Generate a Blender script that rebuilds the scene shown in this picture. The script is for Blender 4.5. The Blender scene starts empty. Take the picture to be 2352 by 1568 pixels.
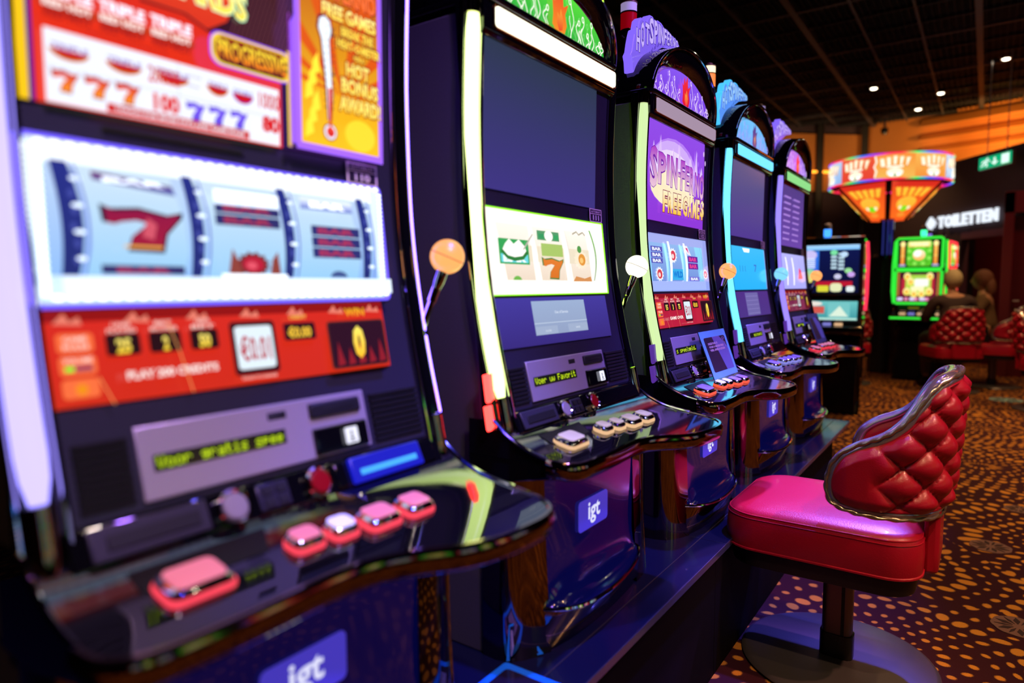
import bpy, bmesh, math, random
from mathutils import Vector, Matrix
random.seed(7)
sc = bpy.context.scene
COL = sc.collection
PI = math.pi

# ------------------------------------------------------------------ camera, world, lights, exposure
EYE = 1.235
cam_d = bpy.data.cameras.new('camera'); cam = bpy.data.objects.new('camera', cam_d); COL.objects.link(cam)
sc.camera = cam
cam_d.sensor_width = 36.0; cam_d.lens = 1538.0 / 2352.0 * 36.0
cam_d.clip_start = 0.02; cam_d.clip_end = 100
ya, pi_, ro = math.radians(35.25), math.radians(-4.70), math.radians(-0.20)
fwd = Vector((-math.sin(ya) * math.cos(pi_), math.cos(ya) * math.cos(pi_), math.sin(pi_)))
rt = fwd.cross(Vector((0, 0, 1))).normalized(); up = rt.cross(fwd)
rt2 = math.cos(ro) * rt + math.sin(ro) * up; up2 = -math.sin(ro) * rt + math.cos(ro) * up
cam.matrix_world = Matrix((( rt2.x, up2.x, -fwd.x, 0), (rt2.y, up2.y, -fwd.y, 0), (rt2.z, up2.z, -fwd.z, EYE), (0, 0, 0, 1)))
cam_d.dof.use_dof = True; cam_d.dof.focus_distance = 2.15; cam_d.dof.aperture_fstop = 1.5

w = bpy.data.worlds.new('world'); sc.world = w; w.use_nodes = True
w.node_tree.nodes['Background'].inputs[0].default_value = (0.30, 0.22, 0.55, 1)
w.node_tree.nodes['Background'].inputs[1].default_value = 0.06
sc.view_settings.view_transform = 'Standard'; sc.view_settings.look = 'None'
sc.view_settings.gamma = 1.0; sc.view_settings.use_curve_mapping = False
sc.view_settings.exposure = 0.0
sc.cycles.use_denoising = True
sc.cycles.max_bounces = 8; sc.cycles.sample_clamp_indirect = 6.0; sc.cycles.caustics_reflective = False

def spot(name, loc, target, energy, color, size=60, blend=0.6, radius=0.05):
    l = bpy.data.lights.new(name, 'SPOT'); l.energy = energy; l.color = color
    l.spot_size = math.radians(size); l.spot_blend = blend; l.shadow_soft_size = radius
    o = bpy.data.objects.new(name, l); COL.objects.link(o); o.location = loc
    o.rotation_euler = (Vector(target) - Vector(loc)).to_track_quat('-Z', 'Y').to_euler()
    return o
BLUE = (0.10, 0.10, 1.0); VIO = (0.38, 0.16, 1.0); AMB = (1.0, 0.56, 0.22); WARM = (1.0, 0.62, 0.32)
# added blue fill spots washing the machine row and the stool
for y in (0.9, 1.9, 2.9, 3.9):
    spot('blue_fill_spot', (0.1, y + 0.5, 4.1), (-0.68, y, 0.43), 1000, BLUE, 20, 0.8, 0.06)
spot('blue_fill_spot', (-0.2, 5.4, 4.1), (-0.52, 2.2, 0.3), 1700, BLUE, 15, 0.7, 0.07)
spot('violet_fill_spot', (1.7, 0.2, 4.1), (-0.9, 0.9, 1.4), 520, VIO, 40, 0.8, 0.10)  # violet fills added in place of the unseen machines' glow
spot('violet_fill_spot', (1.7, 2.4, 4.1), (-0.9, 2.7, 1.5), 520, VIO, 40, 0.8, 0.10)
spot('pale_fill_spot', (1.3, 0.0, 4.1), (-0.9, 0.7, 1.2), 240, (1.0, 0.80, 0.72), 26, 0.9, 0.08)  # pale fill added to brighten the front of machine one
spot('violet_fill_spot', (-0.2, 4.6, 4.1), (-0.45, 2.3, 0.6), 1500, (0.55, 0.20, 1.0), 13, 0.8, 0.08)
# warm downlights over the carpet
for x, y, e in ((1.3, 3.2, 150), (2.1, 1.2, 150), (0.9, 5.4, 170), (-0.4, 7.4, 330), (1.6, 7.6, 220), (1.9, 4.0, 120), (0.9, 9.0, 120), (1.2, -1.0, 220), (2.0, -3.0, 220), (-1.6, 12.6, 160), (0.6, 12.0, 120)):
    spot('warm_ceiling_spot', (x, y, 4.12), (x, y, 0), e, AMB, 95, 0.9, 0.04)
spot('warm_ceiling_spot', (0.5, 0.2, 4.12), (-0.3, 2.3, 0.3), 200, WARM, 20, 0.9, 0.04)
spot('red_fill_spot', (2.3, 2.0, 4.1), (-0.2, 2.2, 0.6), 420, (1.0, 0.42, 0.26), 20, 0.9, 0.05)  # red fills added for the stool and the far alcove
spot('red_fill_spot', (1.5, 10.5, 4.1), (0.2, 12.5, 1.0), 110, (1.0, 0.08, 0.10), 55, 0.9, 0.1)

# ------------------------------------------------------------------ materials
def lin(c):
    out = []
    for v in c[:3]:
        v = v / 255.0
        out.append(v / 12.92 if v <= 0.04045 else ((v + 0.055) / 1.055) ** 2.4)
    return tuple(out)
MATS = {}
def mat(name, color=(128, 128, 128), rough=0.5, metal=0.0, emit=None, es=0.0, coat=0.0, spec=0.5, grain=None, trans=0.0, alpha=1.0):
    if name in MATS: return MATS[name]
    m = bpy.data.materials.new(name); m.use_nodes = True; nt = m.node_tree; b = nt.nodes['Principled BSDF']
    b.inputs['Base Color'].default_value = (*lin(color), 1); b.inputs['Roughness'].default_value = rough
    b.inputs['Metallic'].default_value = metal; b.inputs['Coat Weight'].default_value = coat
    b.inputs['Specular IOR Level'].default_value = spec
    b.inputs['Transmission Weight'].default_value = trans; b.inputs['Alpha'].default_value = alpha
    if emit: b.inputs['Emission Color'].default_value = (*lin(emit), 1); b.inputs['Emission Strength'].default_value = es
    if grain:  # (scale, bump, colour variation)
        tc = nt.nodes.new('ShaderNodeTexCoord'); n = nt.nodes.new('ShaderNodeTexNoise'); n.inputs['Scale'].default_value = grain[0]
        n.inputs['Detail'].default_value = 4
        nt.links.new(tc.outputs['Object'], n.inputs['Vector'])
        bp = nt.nodes.new('ShaderNodeBump'); bp.inputs['Strength'].default_value = grain[1]; bp.inputs['Distance'].default_value = 0.002
        nt.links.new(n.outputs['Fac'], bp.inputs['Height']); nt.links.new(bp.outputs['Normal'], b.inputs['Normal'])
        if len(grain) > 2:
            hs = nt.nodes.new('ShaderNodeMapRange'); hs.inputs['To Min'].default_value = 1 - grain[2]; hs.inputs['To Max'].default_value = 1 + grain[2]
            mx = nt.nodes.new('ShaderNodeMix'); mx.data_type = 'RGBA'; mx.blend_type = 'MULTIPLY'; mx.inputs[0].default_value = 1
            mx.inputs[6].default_value = (*lin(color), 1)
            nt.links.new(n.outputs['Fac'], hs.inputs['Value']); nt.links.new(hs.outputs[0], mx.inputs[7]); nt.links.new(mx.outputs[2], b.inputs['Base Color'])
    MATS[name] = m; return m
def glow(name, color, es): return mat(name, (20, 20, 20), 0.35, emit=color, es=es)
GLOSS = mat('gloss_black', (10, 10, 12), 0.05, coat=0.6)
SATIN = mat('satin_black', (44, 42, 56), 0.34, grain=(220, 0.15))
MATTE = mat('matte_black', (78, 72, 80), 0.5, grain=(160, 0.2))
CHROME = mat('chrome', (205, 200, 205), 0.07, 1.0)
DCHROME = mat('bronze_chrome', (150, 128, 118), 0.08, 1.0)
STEEL = mat('brushed_steel', (214, 204, 212), 0.36, 0.6, grain=(90, 0.1))
BLACKST = mat('dark_steel', (60, 56, 56), 0.30, 0.8, grain=(60, 0.1))
DISCM = mat('disc_grey_steel', (104, 98, 102), 0.30, 0.6, grain=(200, 0.1))
POSTB = mat('post_bronze', (112, 92, 84), 0.35, 0.6, grain=(90, 0.1))
GRILLE = mat('grille_black', (12, 12, 14), 0.6)
WHITEP = mat('white_plastic', (158, 152, 150), 0.35)
REDP = mat('red_plastic', (150, 8, 20), 0.3)
LEATHER = mat('red_leather', (170, 10, 44), 0.36, grain=(260, 0.25, 0.06), coat=0.15)
PLANK = mat('platform_laminate', (16, 20, 46), 0.24, grain=(60, 0.05), coat=0.3)
RISER = mat('riser_board', (8, 6, 5), 0.8, spec=0.1, grain=(80, 0.1))

def art_mat():
    m = bpy.data.materials.new('display_art'); m.use_nodes = True; nt = m.node_tree; b = nt.nodes['Principled BSDF']
    b.inputs['Base Color'].default_value = (0.004, 0.004, 0.006, 1); b.inputs['Roughness'].default_value = 0.12
    a = nt.nodes.new('ShaderNodeAttribute'); a.attribute_name = 'Col'
    nt.links.new(a.outputs['Color'], b.inputs['Emission Color']); b.inputs['Emission Strength'].default_value = 1.0
    return m
def print_mat():
    m = bpy.data.materials.new('flat_print'); m.use_nodes = True; nt = m.node_tree; b = nt.nodes['Principled BSDF']
    b.inputs['Roughness'].default_value = 0.25; b.inputs['Coat Weight'].default_value = 0.3
    a = nt.nodes.new('ShaderNodeAttribute'); a.attribute_name = 'Col'; nt.links.new(a.outputs['Color'], b.inputs['Base Color'])
    return m
ART = art_mat(); PRINT = print_mat()

# ------------------------------------------------------------------ mesh helpers
def tag(o, label=None, cat=None, group=None, kind=None):
    if label: o['label'] = label
    if cat: o['category'] = cat
    if group: o['group'] = group
    if kind: o['kind'] = kind
    return o
def empty(name, loc=(0, 0, 0), rz=0.0, label=None, cat=None, group=None, kind=None):
    o = bpy.data.objects.new(name, None); COL.objects.link(o); o.location = loc; o.rotation_euler = (0, 0, rz)
    o.empty_display_size = 0.1
    return tag(o, label, cat, group, kind)
class G:
    """collects geometry; build() links it as one mesh object"""
    def __init__(s, xf=None): s.v = []; s.f = []; s.c = []; s.xf = xf
    def pts(s, ps):
        n = len(s.v); s.v += [tuple(p) for p in ps]; return list(range(n, n + len(ps)))
    def face(s, ids, col=None): s.f.append(tuple(ids)); s.c.append(col)
    def quad(s, *ps, col=None): s.face(s.pts(ps), col)
    def box(s, a, b, col=None):
        x0, x1 = sorted((a[0], b[0])); y0, y1 = sorted((a[1], b[1])); z0, z1 = sorted((a[2], b[2]))
        i = s.pts([(x0, y0, z0), (x1, y0, z0), (x1, y1, z0), (x0, y1, z0), (x0, y0, z1), (x1, y0, z1), (x1, y1, z1), (x0, y1, z1)])
        for q in ((3, 2, 1, 0), (4, 5, 6, 7), (0, 1, 5, 4), (1, 2, 6, 5), (2, 3, 7, 6), (3, 0, 4, 7)): s.face([i[k] for k in q], col)
        return s
    def grid(s, rows, cu=False, cv=False, col=None):
        ids = [s.pts(r) for r in rows]; nr, nc = len(rows), len(rows[0])
        for r in range(nr if cu else nr - 1):
            for c in range(nc if cv else nc - 1):
                r2, c2 = (r + 1) % nr, (c + 1) % nc
                s.face((ids[r][c], ids[r][c2], ids[r2][c2], ids[r2][c]), col)
        return ids
    def loft(s, secs, cap=True, closed=False, col=None):
        ids = s.grid(secs, cv=True, cu=closed, col=col)
        if cap and not closed: s.face(ids[0][::-1], col); s.face(ids[-1], col)
        return s
    def prism(s, poly, axis, a, b, col=None):
        def P(u, v, t): return {'x': (t, u, v), 'y': (u, t, v), 'z': (u, v, t)}[axis]
        return s.loft([[P(u, v, a) for u, v in poly], [P(u, v, b) for u, v in poly]], col=col)
    def tube(s, path, r, seg=8, closed=False, rr=None, twist=None, cap=True):
        """r: radius or (rn, rb); rr optional per-point scale"""
        path = [Vector(p) for p in path]; n = len(path); secs = []
        ref = None
        for i, p in enumerate(path):
            if closed: t = path[(i + 1) % n] - path[i - 1]
            else: t = path[min(i + 1, n - 1)] - path[max(i - 1, 0)]
            t.normalize()
            if ref is None:
                ref = Vector((0, 0, 1)) if abs(t.z) < 0.9 else Vector((1, 0, 0))
            nrm = (ref - t * ref.dot(t)).normalized(); ref = nrm; bn = t.cross(nrm)
            k = rr[i] if rr else 1.0
            ra, rb = (r if isinstance(r, tuple) else (r, r))
            secs.append([p + nrm * (ra * k * math.cos(2 * PI * j / seg)) + bn * (rb * k * math.sin(2 * PI * j / seg)) for j in range(seg)])
        return s.loft(secs, cap=cap, closed=closed)
    def lathe(s, prof, c=(0, 0, 0), seg=24, axis='z'):
        secs = []
        for r, h in prof:
            ring = []
            for j in range(seg):
                a = 2 * PI * j / seg; u, v = r * math.cos(a), r * math.sin(a)
                q = {'z': (u, v, h), 'x': (h, u, v), 'y': (u, h, v)}[axis]
                ring.append((c[0] + q[0], c[1] + q[1], c[2] + q[2]))
            secs.append(ring)
        return s.loft(secs)
    def build(s, name, m, parent=None, smooth=True, ang=35, bevel=0, seg=2, label=None, loc=None, subsurf=0):
        me = bpy.data.meshes.new(name)
        vs = [tuple(s.xf(p)) if s.xf else p for p in s.v]
        me.from_pydata(vs, [], s.f); me.materials.append(m)
        if any(c is not None for c in s.c):
            at = me.color_attributes.new('Col', 'FLOAT_COLOR', 'CORNER')
            k = 0; buf = []
            for f, c in zip(s.f, s.c):
                for j in range(len(f)):
                    cc = c[j] if isinstance(c, list) else (c or (0, 0, 0)); buf += [cc[0], cc[1], cc[2], 1.0]
            at.data.foreach_set('color', buf)
        me.validate(clean_customdata=False)
        if not any(c is not None for c in s.c):
            bm = bmesh.new(); bm.from_mesh(me); bmesh.ops.recalc_face_normals(bm, faces=bm.faces); bm.to_mesh(me); bm.free()
        if smooth:
            me.shade_smooth(); me.set_sharp_from_angle(angle=math.radians(ang))
        o = bpy.data.objects.new(name, me); COL.objects.link(o)
        if parent: o.parent = parent
        if loc: o.location = loc
        if bevel:
            b = o.modifiers.new('bevel', 'BEVEL'); b.width = bevel; b.segments = seg; b.limit_method = 'ANGLE'
            b.harden_normals = False
        if subsurf:
            d = o.modifiers.new('sub', 'SUBSURF'); d.levels = subsurf; d.render_levels = subsurf
        if label: o['label'] = label
        return o
def lerp(a, b, t): return a + (b - a) * t
def itp(tab, x):
    tab = sorted(tab)
    if x <= tab[0][0]: return tab[0][1]
    for (a, fa), (b, fb) in zip(tab, tab[1:]):
        if x <= b: return fa + (fb - fa) * (x - a) / (b - a)
    return tab[-1][1]
def smooth_tab(tab, n=3):
    """Catmull-Rom resample of (x, y) table -> denser table"""
    out = []
    for i in range(len(tab) - 1):
        p0 = tab[max(i - 1, 0)]; p1 = tab[i]; p2 = tab[i + 1]; p3 = tab[min(i + 2, len(tab) - 1)]
        for k in range(n):
            t = k / n
            out.append(tuple(0.5 * (2 * p1[d] + (p2[d] - p0[d]) * t + (2 * p0[d] - 5 * p1[d] + 4 * p2[d] - p3[d]) * t * t + (3 * p1[d] - p0[d] - 3 * p2[d] + p3[d]) * t ** 3) for d in range(len(p1))))
    out.append(tuple(tab[-1])); return out
def rrect(u0, v0, u1, v1, r, n=4):
    out = []
    for cx, cy, a0 in ((u1 - r, v1 - r, 0), (u0 + r, v1 - r, 90), (u0 + r, v0 + r, 180), (u1 - r, v0 + r, 270)):
        for k in range(n + 1):
            a = math.radians(a0 + 90 * k / n); out.append((cx + r * math.cos(a), cy + r * math.sin(a)))
    return out

# text as polygons
_gc = {}
def glyphs(s, bold=0.0):
    key = (s, bold)
    if key in _gc: return _gc[key]
    cu = bpy.data.curves.new('t', 'FONT'); cu.body = s; cu.size = 1.0; cu.offset = bold; cu.resolution_u = 2
    ob = bpy.data.objects.new('t', cu); COL.objects.link(ob)
    bpy.context.view_layer.update()
    me = bpy.data.meshes.new_from_object(ob.evaluated_get(bpy.context.evaluated_depsgraph_get()))
    vs = [(v.co.x, v.co.y) for v in me.vertices]; fs = [tuple(p.vertices) for p in me.polygons]
    bpy.data.objects.remove(ob); bpy.data.curves.remove(cu); bpy.data.meshes.remove(me)
    x0 = min(v[0] for v in vs); x1 = max(v[0] for v in vs); y0 = min(v[1] for v in vs); y1 = max(v[1] for v in vs)
    vs = [((a - x0) / (x1 - x0), (b - y0) / (y1 - y0)) for a, b in vs]
    _gc[key] = (vs, fs, (x1 - x0) / (y1 - y0)); return _gc[key]
_F = {'V': ['10001', '10001', '10001', '10001', '01010', '01010', '00100'], 'o': ['00000', '00000', '01110', '10001', '10001', '10001', '01110'],
 'e': ['00000', '00000', '01110', '10001', '11111', '10000', '01110'], 'r': ['00000', '00000', '10110', '11001', '10000', '10000', '10000'],
 'u': ['00000', '00000', '10001', '10001', '10001', '10011', '01101'], 'w': ['00000', '00000', '10001', '10001', '10101', '10101', '01010'],
 'F': ['11111', '10000', '10000', '11110', '10000', '10000', '10000'], 'a': ['00000', '00000', '01110', '00001', '01111', '10001', '01111'],
 'v': ['00000', '00000', '10001', '10001', '10001', '01010', '00100'], 'i': ['00100', '00000', '01100', '00100', '00100', '00100', '01110'],
 't': ['01000', '01000', '11110', '01000', '01000', '01001', '00110'], 'g': ['00000', '00000', '01111', '10001', '01111', '00001', '01110'],
 's': ['00000', '00000', '01111', '10000', '01110', '00001', '11110'], 'p': ['00000', '00000', '11110', '10001', '11110', '10000', '10000'],
 'l': ['01100', '00100', '00100', '00100', '00100', '00100', '01110'], 'd': ['00001', '00001', '01101', '10011', '10001', '10001', '01111'],
 'n': ['00000', '00000', '10110', '11001', '10001', '10001', '10001'], 'm': ['00000', '00000', '11010', '10101', '10101', '10101', '10101'],
 '.': ['00000', '00000', '00000', '00000', '00000', '01100', '01100']}
class Art:
    """flat graphics on a bilinear patch P(u,v); every layer lies a hair proud of the last"""
    def __init__(s, p00, p10, p01, p11, nrm, xf=None, step=0.00025):
        s.P = [Vector(p) for p in (p00, p10, p01, p11)]; s.n = Vector(nrm); s.g = G(xf); s.k = 0; s.step = step
    def at(s, u, v):
        a, b, c, d = s.P; return (a * (1 - u) + b * u) * (1 - v) + (c * (1 - u) + d * u) * v + s.n * (s.step * s.k)
    def poly(s, pts, col, top=None, e=1.0, bump=True, vr=None):
        if bump: s.k += 1
        c0 = tuple(x * e for x in lin(col)); ids = s.g.pts([s.at(u, v) for u, v in pts])
        if top is None: s.g.face(ids, c0)
        else:
            c1 = tuple(x * e for x in lin(top)); vs = [p[1] for p in pts]; a, b = vr or (min(vs), max(vs))
            s.g.face(ids, [tuple(lerp(c0[i], c1[i], min(1, max(0, (v - a) / (b - a + 1e-9)))) for i in range(3)) for v in vs])
        return s
    def rect(s, u0, v0, u1, v1, col, top=None, e=1.0): return s.poly([(u0, v0), (u1, v0), (u1, v1), (u0, v1)], col, top, e)
    def rr(s, u0, v0, u1, v1, r, col, top=None, e=1.0, asp=1.0):
        pts = [(u0 + (p[0]) , v0 + p[1] * asp) for p in rrect(0, 0, u1 - u0, (v1 - v0) / asp, r)]
        return s.poly(pts, col, top, e)
    def ell(s, u, v, a, b, col, top=None, e=1.0, n=20, a0=0, a1=360):
        return s.poly([(u + a * math.cos(math.radians(a0 + (a1 - a0) * k / n)), v + b * math.sin(math.radians(a0 + (a1 - a0) * k / n))) for k in range(n if a1 - a0 == 360 else n + 1)], col, top, e)
    def text(s, t, u0, v0, u1, v1, col, top=None, e=1.0, bold=0.02, skew=0.0, rise=0.0):
        s.k += 1; vs, fs, _ = glyphs(t, bold)
        c0 = tuple(x * e for x in lin(col)); c1 = tuple(x * e for x in lin(top or col))
        ids = s.g.pts([s.at(lerp(u0, u1, a) + skew * b * (v1 - v0), lerp(v0, v1, b) + rise * a) for a, b in vs])
        for f in fs: s.g.face([ids[i] for i in f], [tuple(lerp(c0[k], c1[k], vs[i][1]) for k in range(3)) for i in f])
        return s
    def otext(s, t, u0, v0, u1, v1, col, top=None, out=(120, 10, 30), e=1.0, bold=0.03, ob=0.07, **k):
        s.text(t, u0 - .004, v0 - .008, u1 + .004, v1 + .008, out, None, e, ob, **k); return s.text(t, u0, v0, u1, v1, col, top, e, bold, **k)
    def stroke(s, pts, wd, col, e=1.0, asp=1.0):
        s.k += 1; c = tuple(x * e for x in lin(col)); L = []; R = []
        for i, p in enumerate(pts):
            a = pts[max(i - 1, 0)]; b = pts[min(i + 1, len(pts) - 1)]; dx, dy = (b[0] - a[0]), (b[1] - a[1]) / asp; l = math.hypot(dx, dy) or 1
            nx, ny = -dy / l * wd, dx / l * wd * asp; L.append(s.at(p[0] + nx, p[1] + ny)); R.append(s.at(p[0] - nx, p[1] - ny))
        a = s.g.pts(L); b = s.g.pts(R)
        for i in range(len(pts) - 1): s.g.face((a[i], a[i + 1], b[i + 1], b[i]), c)
        return s
    def dots(s, t, u0, v0, u1, v1, col, e=1.0):
        s.k += 1; c = tuple(x * e for x in lin(col)); n = len(t) * 6 - 1; du = (u1 - u0) / n; dv = (v1 - v0) / 7
        for i, ch in enumerate(t):
            m = _F.get(ch)
            if not m: continue
            for r in range(7):
                for q in range(5):
                    if m[r][q] == '1':
                        u = u0 + (i * 6 + q) * du; v = v1 - (r + 1) * dv
                        ids = s.g.pts([s.at(u, v + .1 * dv), s.at(u + .95 * du, v + .1 * dv), s.at(u + .95 * du, v + dv), s.at(u, v + dv)]); s.g.face(ids, c)
        return s
    def build(s, name, m, parent, label=None): return s.g.build(name, m, parent, smooth=False, label=label)

# ------------------------------------------------------------------ setting: floor
def carpet_mat():
    m = bpy.data.materials.new('patterned_carpet'); m.use_nodes = True; nt = m.node_tree; N = nt.nodes; L = nt.links; b = N['Principled BSDF']
    b.inputs['Roughness'].default_value = 0.9; b.inputs['Specular IOR Level'].default_value = 0.15
    tc = N.new('ShaderNodeTexCoord')
    def math_(op, a, bb=None, c=None):
        n = N.new('ShaderNodeMath'); n.operation = op
        for i, x in enumerate((a, bb, c)):
            if x is None: continue
            if isinstance(x, (int, float)): n.inputs[i].default_value = x
            else: L.new(x, n.inputs[i])
        return n.outputs[0]
    # scallop cells: centre of a large voronoi cell gives rings of dots around it
    v0 = N.new('ShaderNodeTexVoronoi'); v0.voronoi_dimensions = '2D'; v0.inputs['Scale'].default_value = 0.95; v0.inputs['Randomness'].default_value = 0.9
    L.new(tc.outputs['Object'], v0.inputs['Vector'])
    sub = N.new('ShaderNodeVectorMath'); sub.operation = 'SUBTRACT'; L.new(tc.outputs['Object'], sub.inputs[0]); L.new(v0.outputs['Position'], sub.inputs[1])
    sep = N.new('ShaderNodeSeparateXYZ'); L.new(sub.outputs[0], sep.inputs[0])
    r = math_('SQRT', math_('ADD', math_('MULTIPLY', sep.outputs[0], sep.outputs[0]), math_('MULTIPLY', sep.outputs[1], sep.outputs[1])))
    ang = math_('ARCTAN2', sep.outputs[1], sep.outputs[0])
    nz = N.new('ShaderNodeTexNoise'); nz.inputs['Scale'].default_value = 2.2; L.new(tc.outputs['Object'], nz.inputs['Vector'])
    r2 = math_('ADD', r, math_('MULTIPLY', nz.outputs['Fac'], 0.34))
    ring = math_('MULTIPLY', r2, 13.5); ri = math_('FLOOR', ring); rf = math_('SUBTRACT', math_('FRACT', ring), 0.5)
    cnt = math_('FLOOR', math_('ADD', math_('MULTIPLY', ri, 4.6), 3.0))
    av = math_('ADD', math_('MULTIPLY', math_('DIVIDE', ang, 2 * PI), cnt), math_('MULTIPLY', ri, 0.37)); af = math_('SUBTRACT', math_('FRACT', av), 0.5)
    # dot size changes ring by ring
    h = math_('FRACT', math_('MULTIPLY', math_('SINE', math_('MULTIPLY', ri, 12.9898)), 43758.5))
    size = math_('ADD', 0.13, math_('MULTIPLY', h, 0.20))
    d = math_('SQRT', math_('ADD', math_('MULTIPLY', rf, rf), math_('MULTIPLY', math_('MULTIPLY', af, af), 0.9)))
    fib = N.new('ShaderNodeTexNoise'); fib.inputs['Scale'].default_value = 420; fib.inputs['Detail'].default_value = 2; L.new(tc.outputs['Object'], fib.inputs['Vector'])
    dd = math_('ADD', d, math_('MULTIPLY', math_('SUBTRACT', fib.outputs['Fac'], 0.5), 0.22))
    msk = N.new('ShaderNodeMapRange'); msk.interpolation_type = 'SMOOTHSTEP'; L.new(math_('SUBTRACT', dd, size), msk.inputs['Value'])
    msk.inputs['From Min'].default_value = -0.04; msk.inputs['From Max'].default_value = 0.05; msk.inputs['To Min'].default_value = 1; msk.inputs['To Max'].default_value = 0
    mx = N.new('ShaderNodeMix'); mx.data_type = 'RGBA'; L.new(msk.outputs[0], mx.inputs[0])
    mx.inputs[6].default_value = (*lin((58, 20, 32)), 1); mx.inputs[7].default_value = (*lin((214, 142, 52)), 1)
    m2 = N.new('ShaderNodeMix'); m2.data_type = 'RGBA'; m2.blend_type = 'MULTIPLY'; m2.inputs[0].default_value = 0.8
    mr = N.new('ShaderNodeMapRange'); mr.inputs['To Min'].default_value = 0.4; mr.inputs['To Max'].default_value = 1.5; L.new(fib.outputs['Fac'], mr.inputs['Value'])
    L.new(mx.outputs[2], m2.inputs[6]); L.new(mr.outputs[0], m2.inputs[7]); L.new(m2.outputs[2], b.inputs['Base Color'])
    bp = N.new('ShaderNodeBump'); bp.inputs['Strength'].default_value = 0.5; bp.inputs['Distance'].default_value = 0.004
    L.new(fib.outputs['Fac'], bp.inputs['Height']); L.new(bp.outputs['Normal'], b.inputs['Normal'])
    return m
fl = G(); fl.box((-9, -6, -0.05), (7, 20, 0))
floor = tag(fl.build('floor', carpet_mat(), smooth=False), kind='structure')
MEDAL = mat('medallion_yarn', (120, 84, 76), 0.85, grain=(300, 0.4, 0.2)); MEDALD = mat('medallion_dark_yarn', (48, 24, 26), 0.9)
def medallion(x, y, r, rz=0.0, m=MEDAL):
    e = G(); n = 36
    prof = [(x + (r * (0.94 + 0.06 * abs(math.cos(4 * 2 * PI * k / n)))) * math.cos(2 * PI * k / n + rz), y + r * (0.94 + 0.06 * abs(math.cos(4 * 2 * PI * k / n))) * math.sin(2 * PI * k / n + rz)) for k in range(n)]
    e.prism(prof, 'z', 0.0002, 0.003)
    o = e.build('carpet_medallion', m, floor, smooth=False)
    p = G()
    for k in range(12):
        a = rz + 2 * PI * k / 12; c, s_ = math.cos(a), math.sin(a); n_ = (-s_, c); wd = 0.018 * r / 0.14 * (1.0 if k % 2 else 0.5)
        q = [(x + c * r * .22, y + s_ * r * .22), (x + c * r * .55 + n_[0] * wd, y + s_ * r * .55 + n_[1] * wd), (x + c * r * .88, y + s_ * r * .88), (x + c * r * .55 - n_[0] * wd, y + s_ * r * .55 - n_[1] * wd)]
        p.prism(q, 'z', 0.003, 0.0042)
    pp = p.build('petal', MEDALD, o, smooth=False)

# ------------------------------------------------------------------ platform under the machines
PT = 0.425
plat = empty('machine_platform', (-1.3, 1.6, 0), label='long dark laminate plinth carrying the five slot machines', cat='platform')
def rel(o, g_loc):  # geometry already in world coordinates, parent at g_loc
    return o
def platP(p): return (p[0] + 1.3, p[1] - 1.6, p[2])
ys = [-1.4, 0.55, 2.06, 3.42, 4.40]
for a, b in zip(ys, ys[1:]):
    g = G(platP); g.box((-0.715, a + .0012, PT - 0.022), (-0.635, b - .0012, PT)); g.build('front_board', PLANK, plat, bevel=0.0012)
    g = G(platP); g.box((-2.2, a + .0012, PT - 0.022), (-0.7175, b - .0012, PT)); g.build('top_board', PLANK, plat, bevel=0.0012)
TRIM = mat('board_edge_trim', (150, 150, 170), 0.25, 0.9)
g = G(platP); g.box((-0.635, -1.4, PT - 0.021), (-0.633, 4.40, PT - 0.001)); g.build('edge_trim', TRIM, plat, smooth=False)
g = G(platP); g.box((-0.7175, -1.4, PT - 0.004), (-0.715, 4.40, PT + 0.0006)); g.build('joint_trim', mat('joint_trim', (110, 104, 110), .3, .8), plat, smooth=False)
for a, b in ((-1.4, 0.7), (0.7, 2.03), (2.03, 3.3), (3.3, 3.99)):
    g = G(platP); g.box((-2.15, a + .001, 0), (-0.655, b - .001, PT - 0.022)); g.build('riser_panel', RISER, plat, bevel=0.001)
g = G(platP); g.lathe([(0.0, 0.0), (0.009, 0.0), (0.009, 0.003), (0.006, 0.005), (0.0, 0.005)], (-0.655, 1.62, 0.15), 14, 'x'); g.build('bolt_cap', STEEL, plat)

# ------------------------------------------------------------------ slot machine
PITCH = 0.85
def ML(p): return (p[0] + 0.84, p[1] - 0.6, p[2] + EYE - PT)   # calibrated frame of machine one -> machine frame
PF = smooth_tab([(-0.300, -0.806), (-0.28, -0.811), (-0.23, -0.822), (-0.13, -0.847), (0.007, -0.873), (0.145, -0.889), (0.325, -0.895), (0.45, -0.893), (0.60, -0.886)], 3)
def Xf(z): return itp(PF, z)
def prof_pts(z0, z1, n=12, dx=0.0): return [(Xf(lerp(z0, z1, k / n)) + dx, lerp(z0, z1, k / n)) for k in range(n + 1)]
FRONT = [(.262, -.700), (.264, -.682), (.271, -.664), (.285, -.652), (.305, -.644), (.335, -.641), (.40, -.640), (.46, -.641), (.52, -.643), (.575, -.638), (.615, -.627), (.65, -.611), (.685, -.590), (.72, -.573), (.76, -.562), (.80, -.557), (.849, -.554), (.88, -.557), (.905, -.566), (.924, -.585), (.934, -.61), (.938, -.64), (.939, -.66)]
ZD = smooth_tab([(-.835, -.282), (-.80, -.308), (-.76, -.328), (-.72, -.341), (-.65, -.352), (-.56, -.362), (-.54, -.363)], 3)
def Zd(x): return itp(ZD, x)
def rail_tube(g, y, dx, z0, z1, r, n=16, seg=10, rr=None):
    g.tube([(Xf(lerp(z0, z1, k / n)) + dx, y, lerp(z0, z1, k / n)) for k in range(n + 1)], r, seg, rr=rr)

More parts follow.
